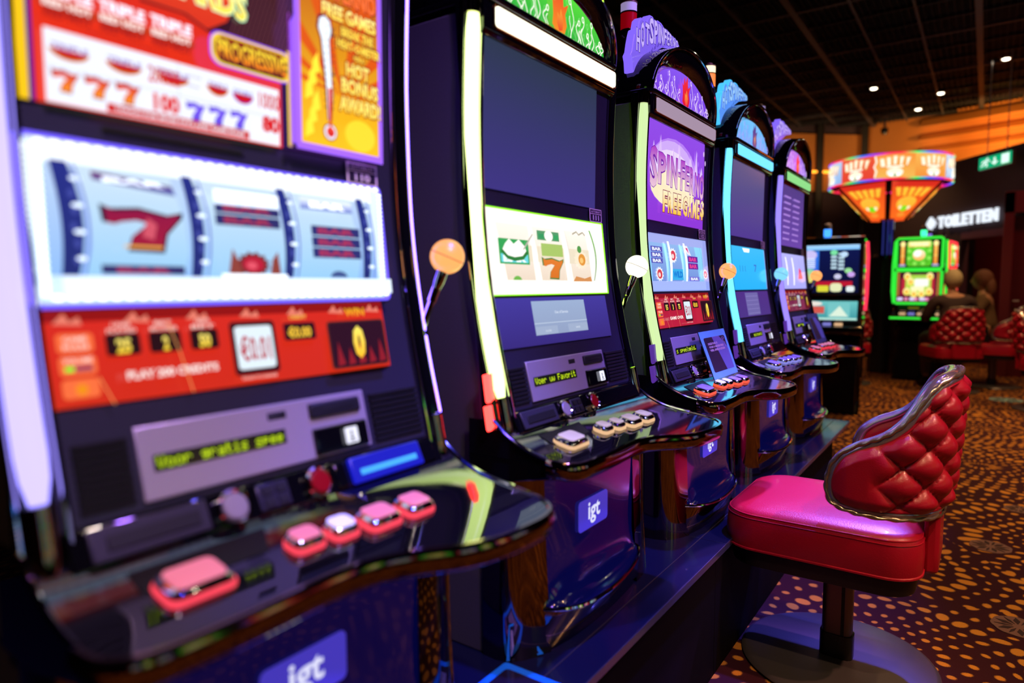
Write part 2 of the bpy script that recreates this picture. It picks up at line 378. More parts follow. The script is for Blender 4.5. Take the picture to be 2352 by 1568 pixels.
def machine(i, cfg):
    root = empty('slot_machine', (-0.84, 0.6 + PITCH * i, PT), 0, cfg['label'], 'slot machine', 'slot machines side by side on the plinth')
    NG = lambda: G(ML)
    # --- cabinet body
    g = NG(); g.prism([(-1.42, -.81), (-.872, -.81), (-.865, -.40), (-.936, .575), (-1.42, .575)], 'y', .274, .926); body = g.build('cabinet', MATTE, root, bevel=.004)
    g = NG(); g.prism([(-1.40, -.42), (-.871, -.42), (-.872, -.417), (-1.40, -.417)], 'y', .2725, .9275); g.build('seam_trim', GLOSS, body, smooth=False)
    # --- glossy door side frames
    for y0, y1 in ((.266, .300), (.902, .934)):
        g = NG(); pts = prof_pts(-.30, .60, 16, -.016)
        g.prism(pts + [(-.935, .60), (-.855, -.39), (-.83, -.39)], 'y', y0, y1); g.build('side_frame', GLOSS, root, bevel=.003)
    # --- bezel
    g = NG(); zs = [lerp(-.270, .60, k / 24) for k in range(25)]
    g.loft([[(Xf(z) - .006, .299, z), (Xf(z) - .006, .903, z), (Xf(z) - .03, .903, z), (Xf(z) - .03, .299, z)] for z in zs]); g.build('bezel', SATIN, root)
    for y in (.306, .8905):
        g = NG(); rail_tube(g, y, -.001, -.30, .60, .0042); g.build('chrome_trim', CHROME, root)
    for y in (.2645, .9355):
        g = NG(); rail_tube(g, y, -.020, -.30, .60, .0035); g.build('chrome_trim', CHROME, root)
    # --- light strips with chrome ends
    for side, y, c in (('l', .2825, cfg['strip']), ('r', .9175, cfg.get('rstrip', cfg['strip']))):
        rr = [0.55] + [0.9] + [1.0] * 27 + [0.97, .8]
        if side == 'l': g = NG(); rail_tube(g, y, -.008, -.235, .565, (.0155, .0165), 30, 12, rr); g.build('light_strip', c, root)
        else:
            g = NG(); rail_tube(g, y, -.012, -.235, .565, (.0155, .0165), 20, 12); g.build('corner_moulding', GLOSS, root)
            g = NG(); rail_tube(g, .9362, -.010, -.235, .555, .0052, 30, 8); g.build('light_strip', c, root)
        g = NG(); rail_tube(g, y, -.009, .566, .600, (.016, .0175), 3, 12); g.build('strip_cap', DCHROME, root)
        g = NG(); rail_tube(g, y, -.009, -.310, -.236, (.0155, .0165), 5, 12); g.build('strip_cap', DCHROME, root)
    # --- header with light bar
    g = NG(); g.prism([(-.925, .535), (-.889, .530), (-.880, .540), (-.879, .60), (-.890, .612), (-.925, .612)], 'y', .300, .902); hd = g.build('header', GLOSS, root, bevel=.003)
    g = NG(); g.prism([(-.8805, p[1]) if 0 else p for p in rrect(.335, .553, .893, .594, .008)], 'x', -.882, -.872); g.build('light_bar', cfg['bar'], hd, bevel=.003)
    g = NG(); g.tube([(-.878, u, v) for u, v in rrect(.331, .549, .897, .598, .010)], .0028, 6, closed=True); g.build('bar_frame', mat('amber_chrome', (196, 120, 60), .15, 1.0), hd)
    # --- crown
    g = NG(); g.prism(rrect(-1.24, .290, -.870, .912, .03), 'z', .600, .616); g.build('crown_shelf', GLOSS, root, bevel=.005)
    def arc(X0, a, h, zb=.614, lean=0.0, n=28, c=.602):
        return [(X0 + lean * math.sin(PI * k / n), c - a * math.cos(PI * k / n), zb + h * math.sin(PI * k / n)) for k in range(n + 1)]
    secs = [arc(-.895, .262, .120), arc(-.884, .268, .126), arc(-.880, .292, .176, lean=.02), arc(-.880, .299, .184, lean=.022), arc(-.900, .304, .188, lean=.012), arc(-.95, .308, .190), arc(-1.03, .304, .184), arc(-1.11, .280, .160), arc(-1.17, .235, .120), arc(-1.21, .160, .07), arc(-1.22, .04, .015)]
    g = NG(); g.grid(secs); g.build('crown', GLOSS, root, ang=60)
    g = NG(); g.tube(arc(-.879, .2955, .181, lean=.023, n=40), .0045, 8); g.build('crown_rim', CHROME, root)
    # glass of the crown
    A = Art((-.8945, .342, .616), (-.8945, .862, .616), (-.8945, .342, .740), (-.8945, .862, .740), (1, 0, 0), ML)
    A.ell(.5, 0, .5, .98, cfg['crown'][0], cfg['crown'][1], cfg.get('ce', 1.0), 30, 0, 180)
    rnd = random.Random(11)
    for k in range(19):     # flame outlines: wavering tongues with curled tips
        u = .05 + .9 * k / 18; hmax = .93 * math.sqrt(max(0, 1 - ((u - .5) / .5) ** 2))
        if (cfg.get('crownblob') and abs(u - .525) < .085) or hmax < .15: continue
        top = hmax * (.95, .62, .80, .50)[k % 4]; sg_ = 1 if k % 2 else -1; E1 = cfg.get('ce', 1.0)
        up_ = [(u + .014 * math.sin(t * 7 + k * 1.9), .04 + t * (top - .10)) for t in [q / 12 for q in range(13)]]
        ux, vx = up_[-1]; curl = [(ux + sg_ * (.013 - .013 * math.cos(a)) * (1 - a / 11), vx + .075 * math.sin(a) * (1 - a / 11)) for a in [q * .55 for q in range(1, 14)]]
        A.stroke(up_ + curl, .0032, cfg['crown'][2], E1, asp=4.2)
        A.stroke([(u + sg_ * .020 + .010 * math.sin(t * 6 + k), .05 + t * top * .55) for t in [q / 8 for q in range(9)]], .0026, cfg['crown'][2], E1, asp=4.2)
    if cfg.get('crownblob'):   # plain flame shape in the middle of the glass
        c1, c2 = cfg['crownblob']
        A.poly([(.50, .0), (.56, .02), (.585, .25), (.57, .45), (.60, .68), (.555, .58), (.545, .92), (.51, .70), (.49, .86), (.475, .60), (.455, .66), (.462, .35), (.455, .15)], c1, c2)
        A.poly([(.515, .08), (.545, .12), (.552, .30), (.53, .52), (.52, .36), (.50, .42), (.496, .22)], c2, (255, 170, 60))
    A.build('crown_glass', ART, root)
    # --- displays
    def disp(name, y0, y1, z0, z1, dx=.0015, y2=None, y3=None):
        y2 = y0 if y2 is None else y2; y3 = y1 if y3 is None else y3
        X0 = Xf(z0) - .006 + dx; X1 = Xf(z1) - .006 + dx
        return Art((X0, y0, z0), (X0, y1, z0), (X1, y2, z1), (X1, y3, z1), (1, 0, 0), ML)
    cfg['upper'](disp('u', .310, .853, .213, .530, .0035)).build('upper_display', ART, root)
    cfg['reel'](disp('r', .305, .857, -.018, .172, .0035)).build('reel_display', ART, root)
    cfg['info'](disp('i', .308, .830, -.137, -.026, .0035)).build('info_display', ART, root)
    # --- number plate
    A = disp('n', .779, .848, .176, .212, .006)
    A.rect(0, 0, 1, 1, (245, 225, 220)); A.rect(.06, .07, .94, .93, (52, 44, 60)); A.rect(.05, .59, .95, .64, (245, 225, 220))
    A.text('AUTOMAAT', .12, .69, .88, .86, (225, 205, 205)); A.text(cfg['num'], .25, .14, .75, .52, (235, 220, 220), bold=.04)
    A.build('number_plate', PRINT, root)
    # --- card reader plate
    z0, z1 = -.259, -.170
    A = disp('p', .389, .755, z0, z1, .004)
    g = NG(); X0, X1 = Xf(z0), Xf(z1)
    g.loft([[(X0 - .006, .389, z0), (X0 - .001, .389, z0), (X1 - .001, .389, z1), (X1 - .006, .389, z1)], [(X0 - .006, .755, z0), (X0 - .001, .755, z0), (X1 - .001, .755, z1), (X1 - .006, .755, z1)]])
    pl = g.build('reader_plate', STEEL, root, bevel=.0015)
    def on(u0, v0, u1, v1, d0, d1, name, m, par, r=.002):
        g = NG(); f = lambda u, v, d: (lerp(X0, X1, v) - .001 + d, lerp(.389, .755, u), lerp(z0, z1, v))
        g.loft([[f(u, v, d0) for u, v in ((u0, v0), (u1, v0), (u1, v1), (u0, v1))], [f(u, v, d1) for u, v in ((u0 + .006, v0 + .02), (u1 - .006, v0 + .02), (u1 - .006, v1 - .02), (u0 + .006, v1 - .02))]])
        return g.build(name, m, par, bevel=r)
    cs = on(.69, .66, .965, .92, 0, .006, 'card_slot', GRILLE, pl); on(.75, .755, .92, .82, .0061, .0068, 'slot_mouth', mat('pure_black', (4, 4, 4), .6), pl, 0)
    ts = on(.69, .04, .98, .50, 0, .007, 'ticket_slot', GLOSS, pl); on(.50, .76, .585, .88, 0, .0012, 'reader_badge', GRILLE, pl, 0)
    B = Art((X0 + .0066, lerp(.389, .755, .835), lerp(z0, z1, .15)), (X0 + .0066, lerp(.389, .755, .905), lerp(z0, z1, .15)), (X0 + .0056 + (X1 - X0) * .25, lerp(.389, .755, .835), lerp(z0, z1, .43)), (X0 + .0056 + (X1 - X0) * .25, lerp(.389, .755, .905), lerp(z0, z1, .43)), (1, 0, 0), ML)
    B.k = 3; B.rr(0, 0, 1, 1, .1, (235, 235, 255), e=1.2); B.rect(.44, .45, .56, .78, (10, 10, 30)); B.ell(.5, .33, .12, .1, (10, 10, 30)); B.rect(.25, .12, .75, .18, (10, 10, 30)); B.build('slot_icon', ART, pl)
    B = Art((X0 + .0005 + (X1 - X0) * .38, lerp(.389, .755, .045), lerp(z0, z1, .38)), (X0 + .0005 + (X1 - X0) * .38, lerp(.389, .755, .565), lerp(z0, z1, .38)), (X0 + .0005 + (X1 - X0) * .60, lerp(.389, .755, .045), lerp(z0, z1, .60)), (X0 + .0005 + (X1 - X0) * .60, lerp(.389, .755, .565), lerp(z0, z1, .60)), (1, 0, 0), ML)
    B.rect(0, 0, 1, 1, (22, 24, 10)); B.dots(cfg['led'], .02 if len(cfg['led']) > 8 else .3, .14, .97, .88, (215, 250, 20), 1.1); B.build('text_display', ART, pl)
    # --- speaker grilles
    for y0, y1 in ((.320, .380), (.768, .880)):
        g = NG(); nsl = 9
        for k in range(nsl):
            a = lerp(-.256, -.176, k / nsl); b = a + .0055
            g.box((Xf(a) - .008, y0, a), (Xf(a) - .002, y1, b))
        g.build('speaker_grille', GRILLE, root, smooth=False)
    # --- lower rail with ticket slot, two round buttons, key panel
    g = NG(); g.prism([(-.86, -.335), (-.795, -.318), (-.792, -.312), (-.812, -.270), (-.84, -.262), (-.86, -.262)], 'y', .300, .903); rail = g.build('control_rail', GLOSS, root, bevel=.002)
    def railpt(y, t, d): # t 0 bottom..1 top
        return Vector((lerp(-.7925, -.8115, t) + d * .91, y, lerp(-.3105, -.2715, t) + d * .42))
    def rail_plate(y0, y1, t0, t1, d, name, m, par=rail, bev=.002, dd=.0):
        g = NG(); g.loft([[railpt(y0, t0, dd), railpt(y1, t0, dd), railpt(y1, t1, dd), railpt(y0, t1, dd)], [railpt(y0, t0, d), railpt(y1, t0, d), railpt(y1, t1, d), railpt(y0, t1, d)]])
        return g.build(name, m, par, bevel=bev)
    rail_plate(.318, .458, .08, .98, .006, 'ticket_printer', mat('grey_plastic', (50, 48, 58), .4)); rail_plate(.335, .445, .30, .72, .0085, 'printer_mouth', GRILLE, dd=.006)
    rail_plate(.530, .580, .10, .95, .004, 'key_panel', SATIN)
    for kx in range(2):
        for kt in range(2): rail_plate(.537 + kx * .022, .553 + kx * .022, .2 + kt * .38, .45 + kt * .38, .0065, 'key', GRILLE, dd=.004, bev=0)
    def disc(y, t, r, prof, name, m, par):
        g = NG(); c = railpt(y, t, 0); nv = Vector((.91, 0, .42)); uv = Vector((0, 1, 0)); wv = nv.cross(uv)
        g.loft([[c + nv * h + (uv * math.cos(2 * PI * q / 24) + wv * math.sin(2 * PI * q / 24)) * rr_ for q in range(24)] for rr_, h in prof]); return g.build(name, m, par)
    for y, m_, nm in ((.492, WHITEP, 'cash_button'), (.630, REDP, 'service_button')):
        b_ = disc(y, .5, 0, [(.024, 0), (.024, .009), (.021, .013), (.0175, .010)], nm + '_ring', CHROME, rail)
        disc(y, .5, 0, [(.0172, .004), (.0172, .011), (.015, .013), (.001, .0135)], nm, m_, rail)
        if nm == 'cash_button':
            c = railpt(y, .5, .0142); A = Art(c + Vector((-.002, -.010, -.0045)) * 1, c + Vector((-.002, .010, -.0045)), c + Vector((-.0055, -.010, .003)), c + Vector((-.0055, .010, .003)), (.91, 0, .42), ML)
            A.k = 8; A.text('CASH OUT', 0, .0, 1, .9, (40, 40, 44)); A.build('button_print', PRINT, rail)
    g2 = rail_plate(.665, .885, .08, .95, .003, 'rail_cover', GLOSS)
    if cfg.get('blueslot'):
        rail_plate(.69, .845, .05, 1.0, .012, 'bill_slot_light', cfg['blueslot'], dd=.003, bev=.003)
        rail_plate(.705, .83, .30, .52, .0135, 'bill_slot_mouth', glow('cyan_slot', (70, 170, 255), 1.2), dd=.012, bev=.001)
    # --- deck
    fr = smooth_tab(FRONT, 2); rows = []
    for y, xf in fr:
        rows.append([(lerp(-.835, xf, t), y, Zd(lerp(-.835, xf, t))) for t in [k / 9 for k in range(10)]])
    g = NG(); g.grid(rows)
    L = rows[0]; R = rows[-1]
    bl = [(x, y, -.405) for x, y, z in ((-.90, L[0][1], 0),)]
    for E_ in (L, R):
        y = E_[0][1]; ids = g.pts(E_ + [(E_[-1][0], y, Zd(E_[-1][0]) - .033), (-.80, y, -.408), (-.90, y, -.408), (-.90, y, -.282)]); g.face(ids)
    g.grid([[(xf, y, Zd(xf)), (xf, y, Zd(xf) - .033), (-.80, y, -.408), (-.90, y, -.408)] for y, xf in fr])
    deck = g.build('button_deck', GLOSS, root, ang=40)
    g = NG(); csec = [(-.002, .003), (.004, .0025), (.0085, -.004), (.0095, -.016), (.0075, -.028), (.002, -.035), (-.004, -.036), (-.004, .0)]
    secs = []
    for k, (y, xf) in enumerate(fr):
        a = fr[max(k - 1, 0)]; b = fr[min(k + 1, len(fr) - 1)]; ty, tx = b[0] - a[0], b[1] - a[1]; l = math.hypot(ty, tx); nx, ny = ty / l, -tx / l
        secs.append([(xf + nx * o_, y + ny * o_, Zd(xf) + z_) for o_, z_ in csec])
    g.loft(secs); g.build('deck_rim', DCHROME, root, ang=50)
    for E_ in (L, R):
        sgn = -1 if E_ is L else 1
        g = NG(); g.tube([(x, y + sgn * .001, z + .001) for x, y, z in E_], .0042, 8); g.build('deck_edge', CHROME, root)
    # buttons
    BT = [(.394, -.722, .040, .026), (.545, -.722, .025, .019), (.603, -.718, .023, .019), (.667, -.711, .031, .023), (.738, -.708, .028, .023)]
    for k, (y, x, hy, hx) in enumerate(BT):
        z = Zd(x); sl = (Zd(x + .01) - Zd(x - .01)) / .02
        def ring(s_, dz, rc=.012): return [(x + v * s_, y + u * s_, z + v * s_ * sl + dz) for u, v in rrect(-hy, -hx, hy, hx, rc, 4)]
        g = NG(); g.loft([ring(1, -.002), ring(1.04, .004), ring(.99, .0085)])
        ring_o = g.build('deck_button', cfg['btn'][min(k, len(cfg['btn']) - 1)], deck)
        g = NG(); g.loft([ring(.97, .0085), ring(.95, .013), ring(.80, .0165), ring(.78, .0165)]); g.build('button_frame', CHROME, ring_o)
        g = NG(); g.loft([ring(.78, .0160), ring(.76, .0185), ring(.60, .0195)]); g.build('button_cap', cfg['cap'][min(k, len(cfg['cap']) - 1)], ring_o)
    g = NG(); g.prism([(.345, -.775), (.52, -.775), (.50, -.735), (.345, -.735)], 'z', 0, 0.0001)
    g.v = [(yx[1], yx[0], Zd(yx[1]) + .0012 + dz) for yx, dz in [((a, b), c) for a, b, c in g.v]] if 0 else [(b, a, Zd(b) + .0012) for a, b, c in g.v]
    g.build('deck_legend', BLACKST, deck, smooth=False)
    # --- base
    zt, zb = -.400, -.810
    colL = [(.268, -.872), (.266, -.82), (.274, -.800), (.295, -.785), (.325, -.775), (.358, -.769)]
    colLb = [(.270, -.872), (.268, -.835), (.278, -.805), (.300, -.785), (.328, -.770), (.366, -.755)]
    g = NG(); g.grid([[(lerp(a[1], b[1], t ** 1.5), lerp(a[0], b[0], t), lerp(zt, zb, t)) for a, b in zip(colL, colLb)] for t in [k / 6 for k in range(7)]]); g.build('base_column', DCHROME, root, ang=60)
    colR = [(.805, -.770), (.85, -.772), (.885, -.778), (.915, -.795), (.928, -.82), (.929, -.872)]; colRb = [(.80, -.749), (.85, -.754), (.885, -.762), (.912, -.780), (.926, -.81), (.928, -.872)]
    g = NG(); g.grid([[(lerp(a[1], b[1], t ** 1.5), lerp(a[0], b[0], t), lerp(zt, zb, t)) for a, b in zip(colR, colRb)] for t in [k / 6 for k in range(7)]]); g.build('base_column', GLOSS, root, ang=60)
    g = NG(); g.tube([(-.786, .905, zt), (-.786, .905, -.6), (-.770, .902, zb)], .003, 6); g.build('base_trim', CHROME, root)
    # belly panel, curving out into the bowl
    LIP = smooth_tab([(.352, -.766), (.366, -.742), (.390, -.719), (.431, -.700), (.519, -.690), (.63, -.697), (.72, -.715), (.792, -.742), (.808, -.768)], 3)
    g = NG(); rows = []
    for y, xl in LIP:
        xt = -.771 + .006 * math.sin(PI * (y - .352) / .456)
        rows.append([(xt, y, zt), (xt, y, -.50), (xt, y, -.60), (lerp(xt, xl, .12), y, -.655), (lerp(xt, xl, .38), y, -.690), (lerp(xt, xl, .7), y, -.705), (xl, y, -.708)])
    g.grid(rows); g.build('belly_panel', cfg['belly'], root, ang=60)
    g = NG(); g.tube([(xl, y, -.709) for y, xl in LIP], .0055, 8); g.build('bowl_rim', CHROME, root)
    BOT = smooth_tab([(.350, -.764), (.366, -.757), (.42, -.746), (.483, -.739), (.614, -.737), (.70, -.741), (.80, -.750), (.815, -.756)], 3)
    g = NG(); rows = []
    for k, (y, xl) in enumerate(LIP):
        yy = lerp(.352, .812, (y - .352) / .456); rows.append([(xl, y, -.711), (lerp(xl, itp(BOT, yy), .35) + .004, lerp(y, yy, .4), -.74), (itp(BOT, yy), yy, -.80), (itp(BOT, yy) - .004, yy, zb)])
    g.grid(rows); g.build('bowl_front', DCHROME, root, ang=60)
    g = NG(); g.prism([(y, x - .006) for y, x in ()] or [(-.87, .272), (-.80, .280), (-.768, .37), (-.752, .48), (-.752, .62), (-.765, .80), (-.80, .918), (-.87, .926)], 'z', -.8095, -.803); g.build('foot_plate', GRILLE, root, smooth=False)
    # maker's badge on the belly panel
    Xb = -.7625
    g = NG(); g.prism(rrect(.497, -.584, .642, -.509, .010), 'x', Xb, Xb + .003); bd = g.build('badge', cfg['badge'], root, bevel=.001)
    A = Art((Xb + .0032, .497, -.584), (Xb + .0032, .642, -.584), (Xb + .0032, .497, -.509), (Xb + .0032, .642, -.509), (1, 0, 0), ML)
    A.text('igt', .30, .12, .71, .86, (225, 225, 255), bold=.022); A.build('badge_lettering', ART, bd)
    # --- handle
    hb = Vector((-.875, .937, -.085)); ht = Vector((-.843, .980, .057)); dv = (ht - hb).normalized()
    g = NG(); g.tube([hb, hb + dv * .06, hb + dv * .061, hb + dv * .085, hb + dv * .12], .0065, 10, rr=[1, 1, 1.35, 1.35, 1.2]); hs = g.build('handle', CHROME, root)
    g = NG(); g.tube([hb + dv * .085, hb + dv * .10, ht - dv * .022], .011, 12, rr=[.75, 1, 1.1]); g.build('handle_collar', CHROME, hs)
    g = NG(); prof = [(.033 * math.sin(PI * (k + .02) / 16.04), -.033 * math.cos(PI * (k + .02) / 16.04)) for k in range(17)]
    g.lathe(prof, tuple(ht), 24, 'z'); kb = g.build('handle_knob', cfg['knob'], hs)
    g = NG(); t1 = Vector((.35, .25, 1)).normalized(); e1 = t1.orthogonal().normalized(); e2 = t1.cross(e1)
    g.tube([ht + (e1 * math.cos(2 * PI * k / 32) + e2 * math.sin(2 * PI * k / 32)) * .0332 for k in range(32)], .0007, 4, closed=True); g.build('knob_seam', mat('seam_red', (120, 20, 16), .5), hs)
    g = NG(); g.lathe([(.018, 0), (.018, .012), (.010, .016), (.001, .016)], (-.878, .929, -.09), 16, 'y'); g.build('handle_boss', CHROME, root)
    # --- side light on the near flank
    if cfg.get('side'):
        for k, (za, zb_, xo) in enumerate(((-.185, -.245, -.845), (-.252, -.305, -.843))):
            g = NG(); g.prism([(xo - .010, za), (xo + .006, za + .004), (xo + .012, zb_ + .01), (xo + .002, zb_), (xo - .002, zb_ + .005)], 'y', .2500, .2660); g.build('side_light', cfg['side'], root, bevel=.002)
    # --- signal lamp
    lx, ly = -1.09, .574
    g = NG(); g.tube([(lx, ly, .575), (lx, ly, .893)], .0165, 14); lp = g.build('lamp_post', SATIN, root)
    g = NG(); g.lathe([(.020, .885), (.032, .892), (.033, .905), (.030, .910), (.030, .912)], (lx, ly, 0), 20); g.build('lamp_collar', CHROME, lp)
    g = NG(); g.lathe([(.029, .912), (.029, .968)], (lx, ly, 0), 20); g.build('lamp_lens', cfg['lamp'][0], lp, label='lower lens of the signal lamp')
    g = NG(); g.lathe([(.031, .968), (.031, .973)], (lx, ly, 0), 20); g.build('lamp_ring', CHROME, lp)
    g = NG(); g.lathe([(.029, .973), (.029, 1.003)], (lx, ly, 0), 20); g.build('lamp_lens', cfg['lamp'][1], lp, label='upper lens of the signal lamp')
    g = NG(); g.lathe([(.031, 1.003), (.031, 1.008), (.017, 1.012), (.014, 1.020), (.001, 1.022)], (lx, ly, 0), 20); g.build('lamp_cap', mat('brown_cap', (140, 96, 80), .3, .4), lp)
    # --- light-guide sign on the crown
    O = [(.297, .672), (.291, .707), (.283, .722), (.296, .738), (.303, .765), (.312, .79), (.322, .812), (.338, .818), (.348, .848), (.366, .862), (.382, .857), (.390, .842), (.402, .846), (.412, .872), (.432, .890), (.456, .892), (.472, .882), (.498, .893), (.526, .893), (.552, .886), (.58, .887), (.62, .880), (.66, .878), (.695, .862), (.66, .850), (.627, .842), (.58, .832), (.544, .818), (.49, .792), (.437, .758), (.408, .736), (.373, .709), (.338, .681)]
    g = NG(); g.prism([(y, z) for y, z in O], 'x', -.972, -.945); sg = g.build('crown_sign', cfg['sign'][0], root, bevel=.003)
    A = Art((-.9448, .28, .66), (-.9448, .70, .66), (-.9448, .28, .90), (-.9448, .70, .90), (1, 0, 0), ML)
    def U(y, z): return ((y - .28) / .42, (z - .66) / .24)
    cen = (.47, .79); inner = [(cen[0] + (y - cen[0]) * .955, cen[1] + (z - cen[1]) * .93) for y, z in O]
    A.poly([U(y, z) for y, z in inner], cfg['sign'][1], e=cfg.get('se', 1))
    for k, (ch, y0, zb0, y1, z1_) in enumerate((('S', .428, .800, .462, .884), ('P', .466, .808, .494, .884), ('I', .499, .818, .508, .882), ('N', .512, .820, .540, .881), ('F', .544, .828, .565, .880), ('E', .569, .833, .589, .879), ('R', .592, .838, .614, .877), ('N', .617, .842, .640, .874), ('O', .643, .847, .668, .871))):
        a = U(y0, zb0); b = U(y1, z1_); A.otext(ch, a[0], a[1], b[0], b[1], cfg['sign'][2], out=cfg['sign'][3], e=cfg.get('se', 1), bold=.03, ob=.08)
    for ch, y0, zb0, y1, z1_ in (('H', .318, .745, .345, .815), ('O', .350, .765, .378, .845), ('T', .384, .785, .415, .850)):
        a = U(y0, zb0); b = U(y1, z1_); A.otext(ch, a[0], a[1], b[0], b[1], cfg['sign'][2], out=cfg['sign'][3], e=cfg.get('se', 1), bold=.03, ob=.08)
    for k in range(12):
        t = k / 11; y = lerp(.325, .60, t); z = itp([(.32, .69), (.373, .724), (.437, .774), (.49, .806), (.60, .838)], y)
        a = U(y, z); b = U(y + .006, z + .016); A.stroke([a, (a[0] + .012, a[1] + .05), (b[0] + .01, a[1] + .02), (b[0] + .018, b[1] + .02)], .004, cfg['sign'][3], cfg.get('se', 1), asp=1.7)
    A.build('sign_lettering', ART, sg)
    # tab on the shelf at the crown's foot
    g = NG(); g.tube([(-.93, .300, .620), (-.92, .335, .626), (-.905, .36, .620)], .006, 8); g.build('shelf_light', cfg.get('shelf', cfg['knob']), root)
    return root

# ---- display pictures ----
BARR = (120, 20, 50)
def seven(a, u0, v0, u1, v1, col, top, out, e=1.0):
    P = [(0, 1), (.12, .92), (.45, .98), (.8, .86), (1, .95), (.98, .80), (.78, .42), (.72, .0), (.28, .02), (.34, .34), (.56, .66), (.40, .72), (.20, .66), (.12, .60), (.02, .62)]
    c = (.5, .5); big = [(c[0] + (x - c[0]) * 1.12, c[1] + (y - c[1]) * 1.14) for x, y in P]
    a.poly([(lerp(u0, u1, x), lerp(v0, v1, y)) for x, y in big], out, e=e)
    a.poly([(lerp(u0, u1, x), lerp(v0, v1, y)) for x, y in P], col, top, e); return a
def bars(a, u0, v0, u1, v1, n=3, bg=(60, 70, 130), fg=(190, 60, 80), e=1.0, gap=.06):
    for k in range(n):
        b = lerp(v0, v1, k / n) + gap * (v1 - v0) / n; t = lerp(v0, v1, (k + 1) / n) - gap * (v1 - v0) / n
        a.rect(u0, b, u1, t, bg, e=e); a.text('BAR', lerp(u0, u1, .12), lerp(b, t, .18), lerp(u0, u1, .88), lerp(b, t, .82), fg, e=e, bold=.05)
    return a
def arcband(a, u, bow, v0, v1, wd, col, e=1.0, top=None, n=14):
    L = []; R = []
    for k in range(n + 1):
        t = k / n; uu = u + bow * math.sin(PI * (.12 + .72 * t)) ; L.append((uu - wd * (.5 + .5 * math.sin(PI * (.1 + .8 * t))), lerp(v1, v0, t))); R.append((uu + wd * .6, lerp(v1, v0, t)))
    return a.poly(L + R[::-1], col, top, e)
def blobsym(a, u, v, r, cols, asp=2.9, e=1.0):    # generic flame-edged medallion symbol
    pts = []
    for k in range(24):
        q = r * (1.0 if k % 2 else .78); pts.append((u + q * math.cos(2 * PI * k / 24), v + q * asp * math.sin(2 * PI * k / 24)))
    a.poly(pts, cols[0], e=e); a.ell(u, v, r * .62, r * .62 * asp, cols[1], e=e); a.ell(u - r * .1, v - r * .2, r * .3, r * .3 * asp, cols[2], e=e)
